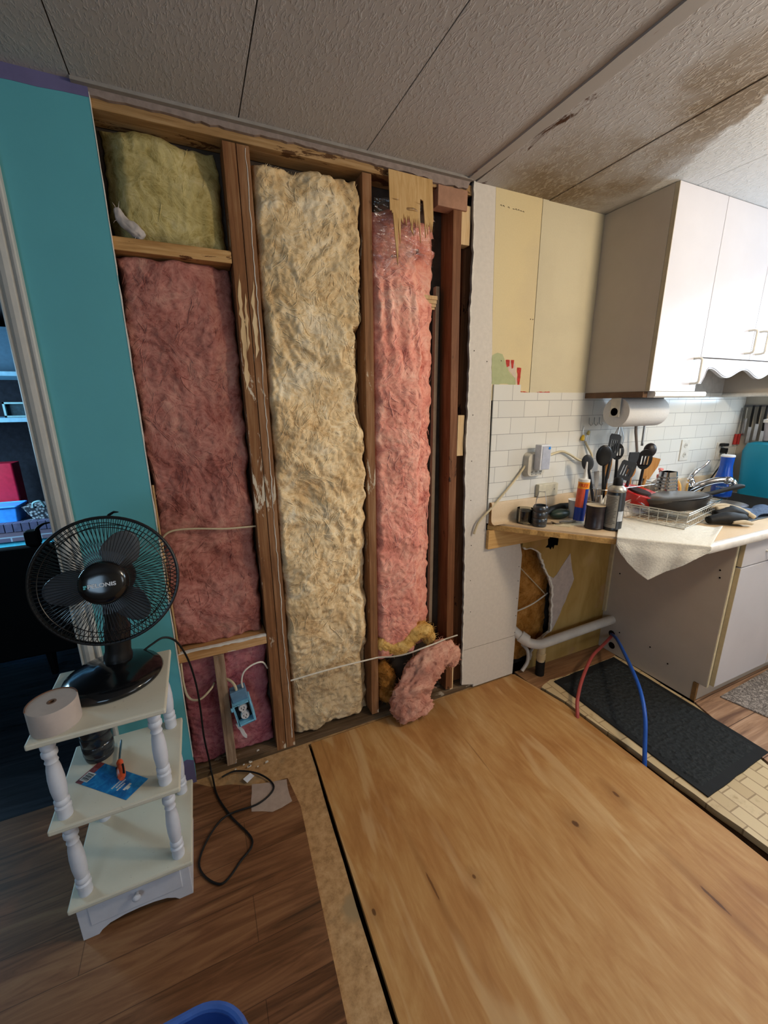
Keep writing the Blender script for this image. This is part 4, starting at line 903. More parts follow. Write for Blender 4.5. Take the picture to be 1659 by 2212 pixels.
t = thing('wall_cabinet', (1.76, -.15, 1.49), 'tall white upper cabinet at the end above the paper towel roll', 'cabinet')
TOPZ = CEIL-.008
MB().box(1.760, 1.776, -.303, -.0005, 1.492, TOPZ).build('side_panel', M_CABS, t)
MB().box(1.776, 2.072, -.300, -.0005, 1.492, TOPZ-.002).build('carcass', M_CABS, t)
d = MB().box(1.7615, 2.072, -.322, -.304, 1.492, TOPZ).build('door', M_CABW, t, bevel=.0015); pull(d, (2.028, -.322, 1.578), .105, 'z', 0)
MB().box(1.7600, 1.7618, -.3215, -.304, 1.493, TOPZ).build('edge_band', flat('shaded_edge', 'b2a68e', .6), d)
MB().prism([(-.30, 1.466), (-.328, 1.466), (-.334, 1.472), (-.334, 1.486), (-.329, 1.491), (-.30, 1.491)], 'x', 1.784, 2.14).build('light_rail', flat('rail_white', 'dedcd6', .3, .4), t)
MB().box(1.755, 2.072, -.300, -.006, 1.467, 1.4915).build('bottom_board', flat('brown_board', '6c5340', .7, .2, var=.25, scale=20), t)
t = thing('sink_cabinet', (2.073, -.15, 1.54), 'short white upper cabinet over the sink with a wavy valance', 'cabinet')
MB().box(2.073, 2.908, -.300, -.0005, 1.645, TOPZ).build('carcass', M_CABS, t)
d = MB().box(2.0745, 2.452, -.322, -.304, 1.638, TOPZ).build('door', M_CABW, t, bevel=.0015); pull(d, (2.405, -.322, 1.715), .10, 'z', 0)
d = MB().box(2.4545, 2.905, -.322, -.304, 1.638, TOPZ).build('door', M_CABW, t, bevel=.0015); pull(d, (2.50, -.322, 1.715), .10, 'z', 0)
wv = [(2.074, 1.634), (2.074, 1.526), (2.112, 1.526)]
for i in range(61):
    x = 2.118+.79*i/60; s = (x-2.118)
    z = 1.573+.019*math.cos(2*PI*(x-2.168)/.277)
    if s < .035: z = 1.526+(z-1.526)*smooth(s/.035)
    wv.append((x, z))
wv += [(2.908, 1.634)]
m = MB().prism(wv, 'y', -.316, -.300); m.build('valance', M_CABW, t)
m = MB().tube([(x, -.3165, z+.006) for x, z in wv[2:-1]], .0018, 6); m.build('routed_groove', flat('groove', 'a9a8b2', .5), t)
t = thing('wall_cabinet', (2.91, -.15, 1.49), 'upper cabinet at the far right of the sink seen only by its grey side', 'cabinet')
MB().box(2.910, 3.166, -.320, -.0005, 1.492, TOPZ).build('carcass', M_CABS, t)
MB().tube([(2.905, -.33, 1.482), (2.905, -.005, 1.482)], .012, 12).build('light_rail', MAT['rail_white'], t, smooth=True)

# paper towel roll and its bracket
t = thing('paper_towel_holder', (1.90, -.17, 1.405), 'white plastic bracket under the end cabinet holding the paper roll', 'holder')
M_PL = flat('holder_plastic', 'c9c3b4', .4, .35)
for x in (1.762, 2.062):
    m = MB(); m.box(x, x+.004, -.196, -.148, 1.382, 1.467); m.lathe([(.02, 0), (.02, .012)], (x, -.17, 1.405), 16, (1, 0, 0)); m.build('arm', M_PL, t, bevel=.002)
tag(MB().lathe([(.021, 0), (.066, 0), (.067, .004), (.067, .276), (.066, .28), (.021, .28)], (1.775, -.17, 1.403), 48, (1, 0, 0), closed=True).build('paper_towel_roll', flat('paper_towel', 'd2d0cc', .85, .1, var=.03, scale=120, bump=.3), smooth=True), 'white paper towel roll hanging under the end upper cabinet', 'paper roll')

# ================================================================== PIPES
M_PVC = flat('white_pvc', 'cbc4ba', .4, .35, var=.1, scale=12)
t = thing('drain_pipe', (1.6, -.06, .19), 'white drain pipe running along the wall below the counter', 'pipe')
MB().tube(spline([(2.125, -.062, .205), (1.9, -.062, .199), (1.62, -.062, .190), (1.555, -.058, .190), (1.50, -.035, .205), (1.46, .01, .245), (1.43, .04, .275), (1.36, .045, .30)], 8), .0255, 20).build('run', M_PVC, t, smooth=True)
m = MB().lathe([(.031, -.022), (.032, -.018), (.032, .018), (.031, .022)], (1.485, -.018, .222), 22, (.55, -.62, -.50)); m.build('coupling', M_PVC, t, smooth=True)
MB().tube([(1.578, -.062, .19), (1.578, -.062, .08)], .021, 18).build('drop', flat('cream_pvc', 'c3ad86', .45, .3), t, smooth=True)
m = MB().lathe([(.0245, 0), (.0245, .03), (.023, .034)], (1.578, -.062, .100), 20); m.build('collar', flat('cream_collar', 'bfa67c', .45, .3), t, smooth=True)
MB().tube([(1.578, -.062, .085), (1.580, -.062, .0)], .024, 18).build('rubber_sleeve', M_BLKM, t, smooth=True)
tag(MB().tube(spline([(1.535, .04, .14), (1.54, .0, .12), (1.535, -.012, .06), (1.50, -.012, .012)], 6), .010, 10).build('vinyl_tube', flat('cloudy_tube', 'c4bcb0', .3, .5), smooth=True), 'cloudy white tube curling down beside the drain drop', 'tube')
tag(MB().tube(spline([(2.122, -.082, .118), (2.06, -.10, .110), (1.94, -.145, .118), (1.80, -.198, .125), (1.655, -.268, .082), (1.55, -.336, .048), (1.51, -.375, .015), (1.50, -.39, -.024)], 10), .0085, 14).build('pex_tube', flat('red_pex', 'a44844', .4, .4, var=.08), smooth=True), 'red water tube bending from the cabinet hole to the plywood edge', 'water pipe')
tag(MB().tube(spline([(2.122, -.070, .112), (2.05, -.15, .148), (1.937, -.269, .176), (1.772, -.446, .197), (1.673, -.55, .194), (1.605, -.622, .148), (1.558, -.668, .05), (1.541, -.69, -.024)], 10), .0085, 14).build('pex_tube', flat('blue_pex', '1f56b4', .4, .4, var=.08), smooth=True), 'blue water tube arching from the cabinet hole to the plywood edge', 'water pipe')
# ================================================================== ON THE COUNTER
CZ = .9003
def prism_holes(m, outer, holes, fn, th):
    """flat plate from outline + holes, mapped to 3d by fn(x, y, t)"""
    loops = [outer]+holes; flatp = [p for l in loops for p in l]; n = len(flatp)
    tri = tessellate_polygon([[Vector((p[0], p[1], 0)) for p in l] for l in loops])
    v = [fn(p[0], p[1], -th/2) for p in flatp]+[fn(p[0], p[1], th/2) for p in flatp]
    f = [tuple(q) for q in tri]+[tuple(i+n for i in q[::-1]) for q in tri]; o = 0
    for l in loops:
        k = len(l); f += [(o+i, o+(i+1) % k, o+(i+1) % k+n, o+i+n) for i in range(k)]; o += k
    return m.add(v, f)
def glassy(name, col, rough=.05, alpha_mix=.8):
    k = NT(name); g = k.n('ShaderNodeBsdfGlossy'); g.inputs['Roughness'].default_value = rough
    tr = k.n('ShaderNodeBsdfTransparent'); tr.inputs['Color'].default_value = lin(col); fr = k.n('ShaderNodeFresnel'); fr.inputs['IOR'].default_value = 1.45
    mx = k.n('ShaderNodeMixShader'); k.L(k.math('ADD', fr.outputs[0], 1-alpha_mix-.15), mx.inputs[0]); k.L(tr.outputs[0], mx.inputs[1]); k.L(g.outputs[0], mx.inputs[2]); k.L(mx.outputs[0], k.out.inputs[0]); return k.m
M_GLS = glassy('clear_glass', 'dfe2e0')
# candle glass
t = thing('candle_glass', (1.372, -.072, CZ), 'dark candle in a short clear glass at the cut end of the counter', 'candle')
MB().lathe([(.036, 0), (.038, .003), (.038, .07), (.036, .07), (.035, .008)], (1.372, -.072, CZ), 28).build('glass', M_GLS, t, smooth=True)
MB().lathe([(.0345, .012), (.0345, .06), (.02, .056), (.0005, .055)], (1.372, -.072, CZ), 24).build('wax', flat('dark_wax', '34332f', .5, .3, var=.3), t, smooth=True)
# ribbed lantern with wire bail
t = thing('wire_lantern', (1.395, -.142, CZ), 'small grey ribbed lantern with a tall wire bail near the cut counter edge', 'lantern')
M_LAN = flat('pewter', '55585b', .3, .5, .7, var=.2, scale=20)
MB().lathe([(.030, 0), (.032, .004), (.0305, .012), (.033, .016), (.033, .036), (.0305, .039), (.033, .043), (.033, .065), (.0305, .069), (.034, .074), (.034, .09), (.030, .096), (.028, .098), (.026, .07)], (1.395, -.142, CZ), 28).build('jar', M_LAN, t, smooth=True)
m = MB(); B_ = Vector((1.395, -.142, CZ))
for dx, dy in ((.033, 0), (0, .033)): m.tube([B_+Vector((-dx, -dy, .09)), B_+Vector((-dx*.9, -dy*.9, .12)), B_+Vector((-dx*.55, -dy*.55, .160)), B_+Vector((dx*.55, dy*.55, .160)), B_+Vector((dx*.9, dy*.9, .12)), B_+Vector((dx, dy, .09))], .0012, 6)
m.build('wire_bail', M_STL, t)
# bits: chain, tag, drill-like dark tool, paper cup
tag(MB().tube(spline([(1.44, -.135, CZ+.004), (1.46, -.15, CZ+.006), (1.48, -.135, CZ+.004), (1.475, -.165, CZ+.005), (1.50, -.17, CZ+.004), (1.515, -.16, CZ+.006)], 6), .004, 6).build('small_chain', flat('old_brass', '7c6c58', .4, .4, .6)), 'little tangled chain beside the ribbed lantern', 'chain')
t = thing('caulk_gun_tool', (1.60, -.06, CZ), 'dark green and black hand tool lying behind the caulk tube', 'tool')
MB().tube([(1.475, -.09, CZ+.030), (1.53, -.065, CZ+.04), (1.62, -.05, CZ+.042), (1.68, -.045, CZ+.04)], [.010, .017, .02, .018], 12).build('barrel', M_BLKM, t, smooth=True)
MB().ell((1.575, -.09, CZ+.024), .06, .032, .024).build('body', flat('dark_green', '24352c', .45, .4), t, smooth='all')
t = thing('paper_card', (1.55, -.17, CZ), 'cream card with metal bits lying between the lantern and the caulk tube', 'card')
MB().prism([(1.455, -.165), (1.50, -.22), (1.59, -.205), (1.56, -.13)], 'z', CZ, CZ+.002).build('card', flat('cream_card', 'c9bc9c', .7), t)
m = MB()
for i in range(4): m.tube([(1.50+.02*i, -.16-.006*i, CZ+.008), (1.515+.02*i, -.175-.003*i, CZ+.012)], .006, 8)
m.build('metal_bits', M_STL, t)
tag(MB().lathe([(.026, 0), (.034, .088), (.036, .09), (.0335, .09), (.025, .004)], (1.655, -.108, CZ), 28).build('foam_cup', flat('foam_white', 'd8d6d0', .6, .3), smooth=True), 'white foam cup behind the caulk tube', 'cup')
# caulk tube with nozzle
CT = Vector((1.602, -.178, CZ)); AX = Vector((.05, .0, 1)).normalized()
t = thing('caulk_tube', CT, 'orange and blue caulk tube with a white nozzle standing on the counter', 'caulk tube')
MB().lathe([(.025, 0), (.0255, .0), (.0255, .010), (.024, .012)], CT, 28, AX).build('base_cap', M_PL, t, smooth=True)
MB().lathe([(.0245, .010), (.0245, .197)], CT, 32, AX).build('blue_wrap', flat('wrap_blue', '22409a', .3, .45, var=.15), t, smooth=True)
q0 = AX.orthogonal().normalized(); camd = (Vector((0, -1.5, 1.45))-CT); camd = (camd-AX*camd.dot(AX)).normalized(); sd = AX.cross(camd).normalized()
def wrap(m, r, a0, a1, z0, z1, n=14):
    return m.grid(lambda u, v: CT+AX*(z0+(z1-z0)*v)+(camd*math.cos(a0+(a1-a0)*u)+sd*math.sin(a0+(a1-a0)*u))*r, n, 1)
wrap(MB(), .0249, -1.7, .45, .075, .163).build('orange_label', flat('label_orange', 'd8583a', .35, .4, var=.12, scale=60), t, smooth='all')
wrap(MB(), .0250, -3.1, 3.1, .163, .194, 36).build('yellow_band', flat('band_orange', 'e89a2c', .35, .4), t, smooth='all')
mt = Matrix((sd, AX, camd)).transposed().to_4x4(); mt.translation = CT+AX*.1785
text_mesh('band_lettering', 'FREE', .0225, flat('red_print', 'c23a1e', .5), t, mt, .0003, bend=.0252, bold=.0006)
MB().lathe([(.0252, .194), (.0252, .206), (.010, .209), (.0085, .213), (.007, .23), (.003, .285), (.0005, .286)], CT, 24, AX).build('nozzle', flat('nozzle_white', 'dedcd6', .35, .45), t, smooth=True)
# black tin with a cream lid
t = thing('small_tin', (1.592, -.272, CZ), 'small dark paint tin with a cream lid beside the spray can', 'tin')
MB().lathe([(.038, 0), (.04, .002), (.041, .006), (.039, .009), (.039, .096), (.041, .10), (.041, .105)], (1.592, -.272, CZ), 32).build('body', flat('tin_dark', '2c2528', .35, .45, var=.5, scale=35), t, smooth=True)
MB().lathe([(.0005, .104), (.037, .104), (.039, .107), (.041, .106)], (1.592, -.272, CZ), 32).build('lid', flat('tin_lid', 'c6b596', .5, .3), t, smooth=True)
# spray can
SCN = Vector((1.645, -.322, CZ))
t = thing('spray_can', SCN, 'grey and black spray can standing at the corner of the white towel', 'spray can')
MB().lathe([(.035, 0), (.037, .002), (.038, .006), (.0365, .01), (.0365, .165), (.035, .172)], SCN, 36).build('body', flat('can_black', '25282b', .3, .5, var=.2), t, smooth=True)
MB().lathe([(.0345, .172), (.0375, .176), (.0375, .181), (.032, .192), (.024, .198), (.022, .20)], SCN, 32).build('shoulder', flat('can_steel', 'a8a69e', .3, .5, .6), t, smooth=True)
MB().lathe([(.0185, .197), (.0195, .20), (.0185, .222), (.014, .232), (.0005, .236)], SCN, 24).build('cap', M_BLKM, t, smooth=True)
camd2 = Vector((0, -1.5, 0))-Vector((SCN.x, SCN.y, 0)); camd2.normalize(); sd2 = Vector((0, 0, 1)).cross(camd2)
def wrap2(m, r, a0, a1, z0, z1, n=16): return m.grid(lambda u, v: SCN+Vector((0, 0, z0+(z1-z0)*v))+(camd2*math.cos(a0+(a1-a0)*u)+sd2*math.sin(a0+(a1-a0)*u))*r, n, 1)
wrap2(MB(), .0368, -1.5, .35, .014, .160).build('grey_label', flat('label_grey', '8e8b82', .4, .4, var=.1, scale=70), t, smooth='all')
m = MB(); r5 = random.Random(9)
for i in range(19): z = .148-.0066*i; wrap2(m, .03695, -1.0-r5.uniform(0, .3), .15+r5.uniform(-.2, .12), z, z+.0022, 8)
m.build('fine_print', flat('print_dark', '4c4a45', .5), t)
wrap2(MB(), .03695, .45, 1.2, .045, .09).build('pale_patch', flat('patch_pale', 'b8bcc0', .4), t, smooth='all')

# utensil holder and utensils
t = thing('utensil_rack', (1.97, -.105, CZ), 'wire utensil holder packed with kitchen tools against the tile', 'utensil holder')
m = MB()
for z in (.004, .07, .135): m.tube([p+Vector((0, 0, CZ+z)) for p in rr(1.97, -.105, .21, .065, .05, 0, 8)], .0018, 6, closed=True)
for i in range(30):
    p = rr(1.97, -.105, .21, .065, .05, 0, 8)[int(i*36/30)]; m.tube([p+Vector((0, 0, CZ+.004)), p+Vector((0, 0, CZ+.135))], .0012, 5)
m.build('wire_frame', M_STL, t)
MB().prism([(q.x, q.y) for q in rr(1.97, -.105, .205, .06, .05, 0, 6)], 'z', CZ+.002, CZ+.005).build('base_tray', M_STL, t)
M_NYL = flat('black_nylon', '17181a', .35, .4, var=.15); M_NYG = flat('grey_nylon', '33363a', .45, .35, var=.12); M_WSP = wood('spoon_wood', ['a06c38', 'bf8a50', 'cc9c64'], 'z', bump=.05)
def ell_loop(cx, cy, a, b, n=20): return [(cx+a*math.cos(2*PI*i/n), cy+b*math.sin(2*PI*i/n)) for i in range(n)]
def slot(cx, y0, y1, w): return [(cx-w, y0+w), (cx-w, y1-w), (cx, y1), (cx+w, y1-w), (cx+w, y0+w), (cx, y0)]
def utensil(nm, kind, head, foot, w, h, mat, label, twist=0.0, hr=.0075):
    """head: centre of the head, foot: where the handle stands in the rack"""
    head, foot = Vector(head), Vector(foot); t = thing(nm, foot, label, 'utensil'); d = (head-foot).normalized()
    n = Vector((-.62, -.78, .05)); n = (n-d*n.dot(d)).normalized(); n = (Matrix.Rotation(twist, 3, d) @ n); s = d.cross(n)
    def F(x, y, q): return head+s*x+d*y+n*(q+ (-.5*(x*x+y*y*.4)/w if kind in ('slotspoon',) else 0))
    m = MB()
    if kind == 'spoon': m.ell(head, w/2, h/2, .010, 22, 14, Matrix((s, d, n)).transposed())
    elif kind == 'slotspoon': prism_holes(m, ell_loop(0, 0, w/2, h/2, 28), [slot(x, -h*.26, h*.20, .0032) for x in (-w*.2, 0, w*.2)], F, .005)
    elif kind == 'turner': prism_holes(m, [(-w*.36, -h/2), (w*.36, -h/2), (w*.5, -h*.2), (w*.5, h*.42), (w*.3, h/2), (-w*.42, h*.5), (-w*.5, h*.4), (-w*.5, -h*.2)], [slot(x, -h*.3, h*.28, .0026) for x in (-w*.27, -w*.09, w*.09, w*.27)], F, .004)
    elif kind == 'paddle': prism_holes(m, [(-w*.22, -h*.62), (w*.22, -h*.62), (w*.34, -h*.3), (w*.5, h*.1), (w*.5, h*.5), (-w*.5, h*.5), (-w*.5, h*.1), (-w*.34, -h*.3)], [], F, .007)
    elif kind == 'ladle':
        m.ell(head, w/2, h/2, .022, 22, 14, Matrix((s, d, n)).transposed())
    m.build('head', mat, t, smooth=(kind in ('spoon', 'ladle')))
    MB().tube([head-d*(h*.47), head-d*(h*.47)+(foot-head)*.3, foot], [hr*.9, hr, hr*1.1], 10).build('handle', mat, t, smooth=True)
zf = CZ+.03
utensil('serving_spoon', 'spoon', (1.790, -.125, 1.198), (1.862, -.10, zf), .074, .108, M_NYL, 'large solid black spoon leaning left in the utensil holder', .1)
utensil('slotted_turner', 'turner', (1.890, -.095, 1.238), (1.842, -.10, zf), .062, .115, M_NYL, 'black slotted turner with the tallest tilted blade behind the solid spoon', .45)
utensil('slotted_spoon', 'slotspoon', (1.938, -.085, 1.205), (1.955, -.09, zf), .062, .085, M_NYL, 'shiny black slotted spoon in the middle of the utensil holder', .0)
utensil('grey_turner', 'turner', (1.925, -.155, 1.120), (1.888, -.12, zf), .070, .095, M_NYG, 'dark grey slotted turner low in front of the utensil holder', .0)
utensil('pasta_server', 'paddle', (1.992, -.135, 1.165), (2.000, -.11, zf), .050, .080, M_NYG, 'dark grey pasta server between the slotted spoons', .35)
utensil('slotted_spoon', 'slotspoon', (2.085, -.135, 1.160), (2.10, -.11, zf), .072, .105, M_NYL, 'black slotted spoon with three bright slots in front of the wooden paddle', .0)
utensil('ladle_spoon', 'ladle', (2.190, -.085, 1.200), (2.165, -.09, zf), .062, .075, flat('dark_brown_spoon', '1e1412', .4, .4), 'dark brown spoon behind the wooden paddle at the right of the holder')
utensil('wooden_paddle', 'paddle', (2.165, -.115, 1.115), (2.125, -.10, zf), .070, .105, M_WSP, 'flat edged wooden paddle at the right of the utensil holder', .1)
utensil('wooden_spoon', 'paddle', (1.888, -.075, 1.130), (1.90, -.08, zf), .045, .10, M_WSP, 'wooden spatula half hidden behind the large solid spoon', .2)
utensil('wooden_spoon', 'spoon', (2.045, -.095, 1.105), (2.065, -.09, zf), .048, .085, M_WSP, 'pale wooden spoon between the pasta server and the slotted spoon')
utensil('basting_spoon', 'spoon', (1.715, -.10, 1.165), (1.800, -.10, zf), .055, .085, M_NYG, 'grey spoon leaning far left behind the caulk nozzle')
utensil('table_knife', 'paddle', (1.752, -.13, 1.085), (1.79, -.12, zf), .022, .085, flat('cutlery_steel', 'b4b2b4', .2, .5, .9), 'silver table knife leaning at the left end of the utensil holder', hr=.004)
for i, (x, z) in enumerate(((1.735, 1.02), (1.765, 1.012), (1.79, 1.005))):
    tag(MB().tube([(x, -.19, CZ), (x-.006, -.188, z-.04), (x-.008, -.187, z)], [.006, .0065, .004], 8).build('white_marker', M_PL, smooth=True), ('leftmost', 'middle', 'rightmost')[i]+' of three white pens upright behind the caulk tube', 'pen', 'white pens behind the caulk tube')
# paper, red pot, grater, soap pump, sponge
t = tag(MB().grid(lambda u, v: Vector((1.735+.30*u, -.215+.05*v+.02*math.sin(u*5), CZ+.002+.135*v*(1-.85*abs(u-.42)/.58)+.01*math.sin(u*9+v*4))), 20, 10).build('paper_towel_sheet', flat('paper_white', 'd8d6d0', .85, .1), smooth='all', solid=.001), 'crumpled white paper sheet behind the spray can', 'paper')
t = thing('red_pan', (1.985, -.18, CZ), 'glossy red pan tipped behind the dish rack', 'pan')
RM = Matrix.Translation((1.985, -.180, CZ+.055)) @ Matrix.Rotation(.12, 4, 'Y') @ Matrix.Rotation(.22, 4, 'X')
MB().lathe([(.055, 0), (.085, .01), (.104, .05), (.108, .062), (.104, .066), (.085, .062), (.05, .058)], (0, 0, 0), 40).xform(RM).build('body', flat('red_enamel', 'b4181c', .12, .6, var=.06), t, smooth=True)
MB().lathe([(.0005, .060), (.052, .0605), (.05, .068), (.0005, .070)], (0, 0, 0), 30).xform(RM).build('dark_center', flat('burnt_center', '2a1614', .6), t, smooth=True)
MB().tube([(.09, -.05, .05), (.15, -.075, .045), (.19, -.09, .03)], [.012, .014, .010], 10).xform(RM).build('handle', MAT['red_enamel'], t, smooth=True)
t = thing('box_grater', (2.29, -.14, CZ), 'shiny steel box grater standing behind the dish rack', 'grater')
def gr(u, v):
    a = 2*PI*u; s = 1-.38*v; c, sn = math.cos(a), math.sin(a); k = (abs(c)**8+abs(sn)**8)**(-1/8); return Vector((2.29+.058*s*c*k, -.14+.045*s*sn*k, CZ+.185*v))
MB().grid(gr, 48, 12).build('body', M_CHR, t, smooth=True)
m = MB()
for j in range(9):
    for i in range(6):
        v = .08+.095*j; s = 1-.38*v; m.lathe([(.0005, .0035), (.004, .002), (.005, 0)], (2.29+.058*s*(-.75+.3*i), -.14-.045*s-.0003, CZ+.185*v), 8, (0, -1, 0)); m.lathe([(.0005, .0035), (.004, .002), (.005, 0)], (2.29-.058*s-.0003, -.14+.045*s*(-.75+.3*i), CZ+.185*v), 8, (-1, 0, 0))
m.build('teeth', M_STL, t, smooth=True)
t = thing('soap_bottle', (2.33, -.072, CZ), 'clear soap bottle with a pink pump behind the grater', 'bottle')
MB().lathe([(.034, 0), (.038, .006), (.038, .09), (.03, .115), (.014, .13), (.014, .14)], (2.33, -.072, CZ), 26).build('body', flat('soap_white', 'd2cbc6', .2, .5), t, smooth=True)
m = MB().lathe([(.016, .138), (.016, .155), (.006, .158), (.006, .178), (.012, .18), (.012, .19)], (2.33, -.072, CZ), 18); m.tube([(2.33, -.072, CZ+.186), (2.30, -.09, CZ+.186), (2.288, -.097, CZ+.180)], .008, 10); m.build('pump', flat('pink_pump', 'd8766c', .4, .4), t, smooth=True)
t = thing('scrub_sponge', (2.50, -.045, CZ), 'round orange and red scrub sponge leaning on the tile by the faucet', 'sponge')
AXS = Vector((.85, -.5, .1)); MB().lathe([(.0005, 0), (.050, 0), (.054, .008), (.050, .016), (.0005, .016)], (2.50, -.055, CZ+.062), 26, AXS).build('foam', flat('sponge_orange', 'd8a45a', .9, .1), t, smooth=True)
MB().lathe([(.0005, -.012), (.050, -.012), (.055, -.005), (.051, -.0002), (.0005, -.0002)], (2.50, -.055, CZ+.062), 26, AXS).build('scour_pad', flat('sponge_red', 'a8503a', .9, .1), t, smooth=True)

# towel hanging over the cut edge
T_ED = (Vector((1.553, -.415)), Vector((1.772, -.652)))
def towel(u, v):
    # u along the cut edge (left to right), v from the back on the counter to the hanging tip
    e = T_ED[0].lerp(T_ED[1], u); nrm = Vector((-.735, -.68))
    if v < .5:
        w = v/.5; back = Vector((1.845, -.215)).lerp(Vector((2.075, -.535)), u); p = back.lerp(e, w)
        z = CZ+.003+.0035*abs(noise.noise(Vector((u*7, w*5, 3))))+.010*smooth((u-.93)/.07)*(1-w)
        return Vector((p.x, p.y, z+.004*math.sin(PI*w)))
    w = (v-.5)/.5; prof = [(0, .02), (.06, .05), (.16, .088), (.28, .12), (.40, .142), (.52, .118), (.66, .088), (.82, .048), (1, .012)]
    for a, b in zip(prof[:-1], prof[1:]):
        if a[0] <= u <= b[0]: L = a[1]+(b[1]-a[1])*(u-a[0])/(b[0]-a[0]); break
    out = .008+.012*smooth(w*L/.05)+.007*math.sin(u*16+w*2)*smooth(w*2)*min(1, L*12); p = e+nrm*out
    # the tip gathers toward the middle
    uc = .42; sh = (u-uc)*(-.10)*w*0
    return Vector((p.x, p.y, CZ+.004-.008*smooth(w*6)-w*L*1.08+.0015*noise.noise(Vector((u*40, w*30, 1)))))
tw = MB().grid(towel, 90, 100).build('dish_towel', flat('white_terry', 'dcd9ce', .95, .05, var=.08, scale=140, bump=.6), smooth='all', solid=.004)
tag(tw, 'white terry towel draped over the cut counter edge under the dish rack', 'towel')

# dish rack with a skillet
DC = Vector((2.045, -.322)); DU = Vector((.975, .222)); DV = Vector((.222, -.975))
def dk(a, b, z): p = DC+DU*a+DV*b; return (p.x, p.y, CZ+z)
t = thing('dish_rack', (DC.x, DC.y, CZ+.006), 'white and chrome wire dish rack standing on the towel', 'dish rack')
M_WIRE = flat('wire_white', 'c4c0b4', .3, .5, .3)
m = MB(); A, B = .205, .135
for z, a, b, r in ((.085, A, B, .0028), (.076, A, B, .002), (.045, A*.97, B*.96, .0016), (.012, A*.94, B*.92, .0022)): m.tube([dk(a*sx, b*sy, z) for sx, sy in ((-1, -1), (1, -1), (1, 1), (-1, 1))], r, 6, closed=True)
for i in range(13):
    s = -1+2*i/12
    m.tube([dk(A*s, -B, .085), dk(A*.94*s, -B*.92, .012), dk(A*.94*s, B*.92, .012), dk(A*s, B, .085)], .0014, 5)
for i in range(8):
    s = -1+2*i/7
    m.tube([dk(-A, B*s, .085), dk(-A*.94, B*.92*s, .012), dk(A*.94, B*.92*s, .012), dk(A, B*s, .085)], .0014, 5)
m.build('basket', M_WIRE, t)
m = MB(); m.tube([dk(A*.35, B+.004, .088), dk(A+.008, B+.004, .088), dk(A+.008, -B*.6, .088)], .003, 8); m.tube([dk(-A, -B*.3, .09), dk(-A*.4, -B-.005, .09)], .003, 8); m.build('chrome_rails', M_CHR, t, smooth=True)
t = thing('skillet', (2.09, -.33, CZ+.03), 'dark grey skillet with a long handle resting in the dish rack', 'skillet')
KM = Matrix.Translation((2.075, -.325, CZ+.052)) @ Matrix.Rotation(math.radians(-8), 4, 'X') @ Matrix.Rotation(math.radians(-3), 4, 'Y') @ Matrix.Rotation(math.radians(-24), 4, 'Z')
MB().lathe([(.0005, 0), (.105, 0), (.114, .006), (.140, .050), (.143, .053), (.139, .054), (.112, .012), (.104, .007), (.0005, .006)], (0, 0, 0), 48).xform(KM).build('pan', flat('cast_grey', '3c3b3d', .32, .45, .4, var=.15, scale=14), t, smooth=True)
MB().tube([(.135, 0, .045), (.18, 0, .050), (.26, 0, .062), (.31, 0, .068), (.33, 0, .066)], [.013, .010, .011, .013, .008], 12).xform(KM).build('handle', M_BLKM, t, smooth=True)
MB().lathe([(.0005, .010), (.10, .008), (.14, .0545), (.135, .058), (.06, .064), (.0005, .066)], (-.012, 0, .004), 40).xform(KM).build('pan_cover', flat('brushed_cover', '6a6866', .3, .5, .7, var=.15, scale=6), t, smooth=True)
tag(MB().lathe([(.05, 0), (.095, .03), (.10, .034), (.09, .030), (.05, .006), (.0005, .004)], (2.43, -.35, CZ+.008), 36).build('steel_bowl', M_STL, smooth=True), 'shallow stainless bowl beyond the skillet handle at the sink', 'bowl')
# gloves and cloth
def blob(name, pts, rad, mat, parent, n=18, fl=.8, sd=1, amp=.12):
    p = spline(pts, 6); N = len(p); rr_ = [rad[min(int(i/(N-1)*(len(rad)-1)), len(rad)-2)]*(1-((i/(N-1)*(len(rad)-1)) % 1 if i < N-1 else 1))+rad[min(int(i/(N-1)*(len(rad)-1))+1, len(rad)-1)]*((i/(N-1)*(len(rad)-1)) % 1 if i < N-1 else 1) for i in range(N)]
    m = MB().tube(p, rr_, n); o = []
    for i, v in enumerate(m.v):
        q = p[min(i//n, N-1)]; dv = Vector(v)-q; dv.z *= fl; dv *= 1+amp*noise.noise(Vector(v)*40+Vector((sd, 0, 0))); o.append(tuple(q+dv))
    m.v = o; return m.build(name, mat, parent, smooth='all')
t = thing('work_gloves', (2.22, -.50, CZ), 'black work gloves with cream fingers heaped at the counter edge right of the towel', 'gloves')
blob('palm', [(2.10, -.46, CZ+.02), (2.17, -.50, CZ+.032), (2.23, -.535, CZ+.028)], [.02, .034, .03], M_BLKM, t)
blob('palm', [(2.19, -.44, CZ+.03), (2.26, -.47, CZ+.045), (2.31, -.505, CZ+.03)], [.02, .035, .02], M_BLKM, t, sd=4)
M_GLV = flat('glove_cream', 'b8aa92', .9, .1, bump=.3)
for i, (a, b, c) in enumerate((((2.19, -.41, .062), (2.26, -.44, .067), (2.32, -.485, .048)), ((2.20, -.435, .058), (2.28, -.47, .06), (2.345, -.50, .035)), ((2.24, -.46, .05), (2.30, -.50, .045), (2.335, -.53, .022)))):
    blob('finger', [Vector(a)+Vector((0, 0, CZ)), Vector(b)+Vector((0, 0, CZ)), Vector(c)+Vector((0, 0, CZ))], [.009, .011, .009], M_GLV, t, 12, 1, i)
blob('finger', [(2.165, -.525, CZ+.02), (2.20, -.553, CZ+.022), (2.235, -.566, CZ+.014)], [.012, .014, .010], M_GLV, t, 12, .8, 7)
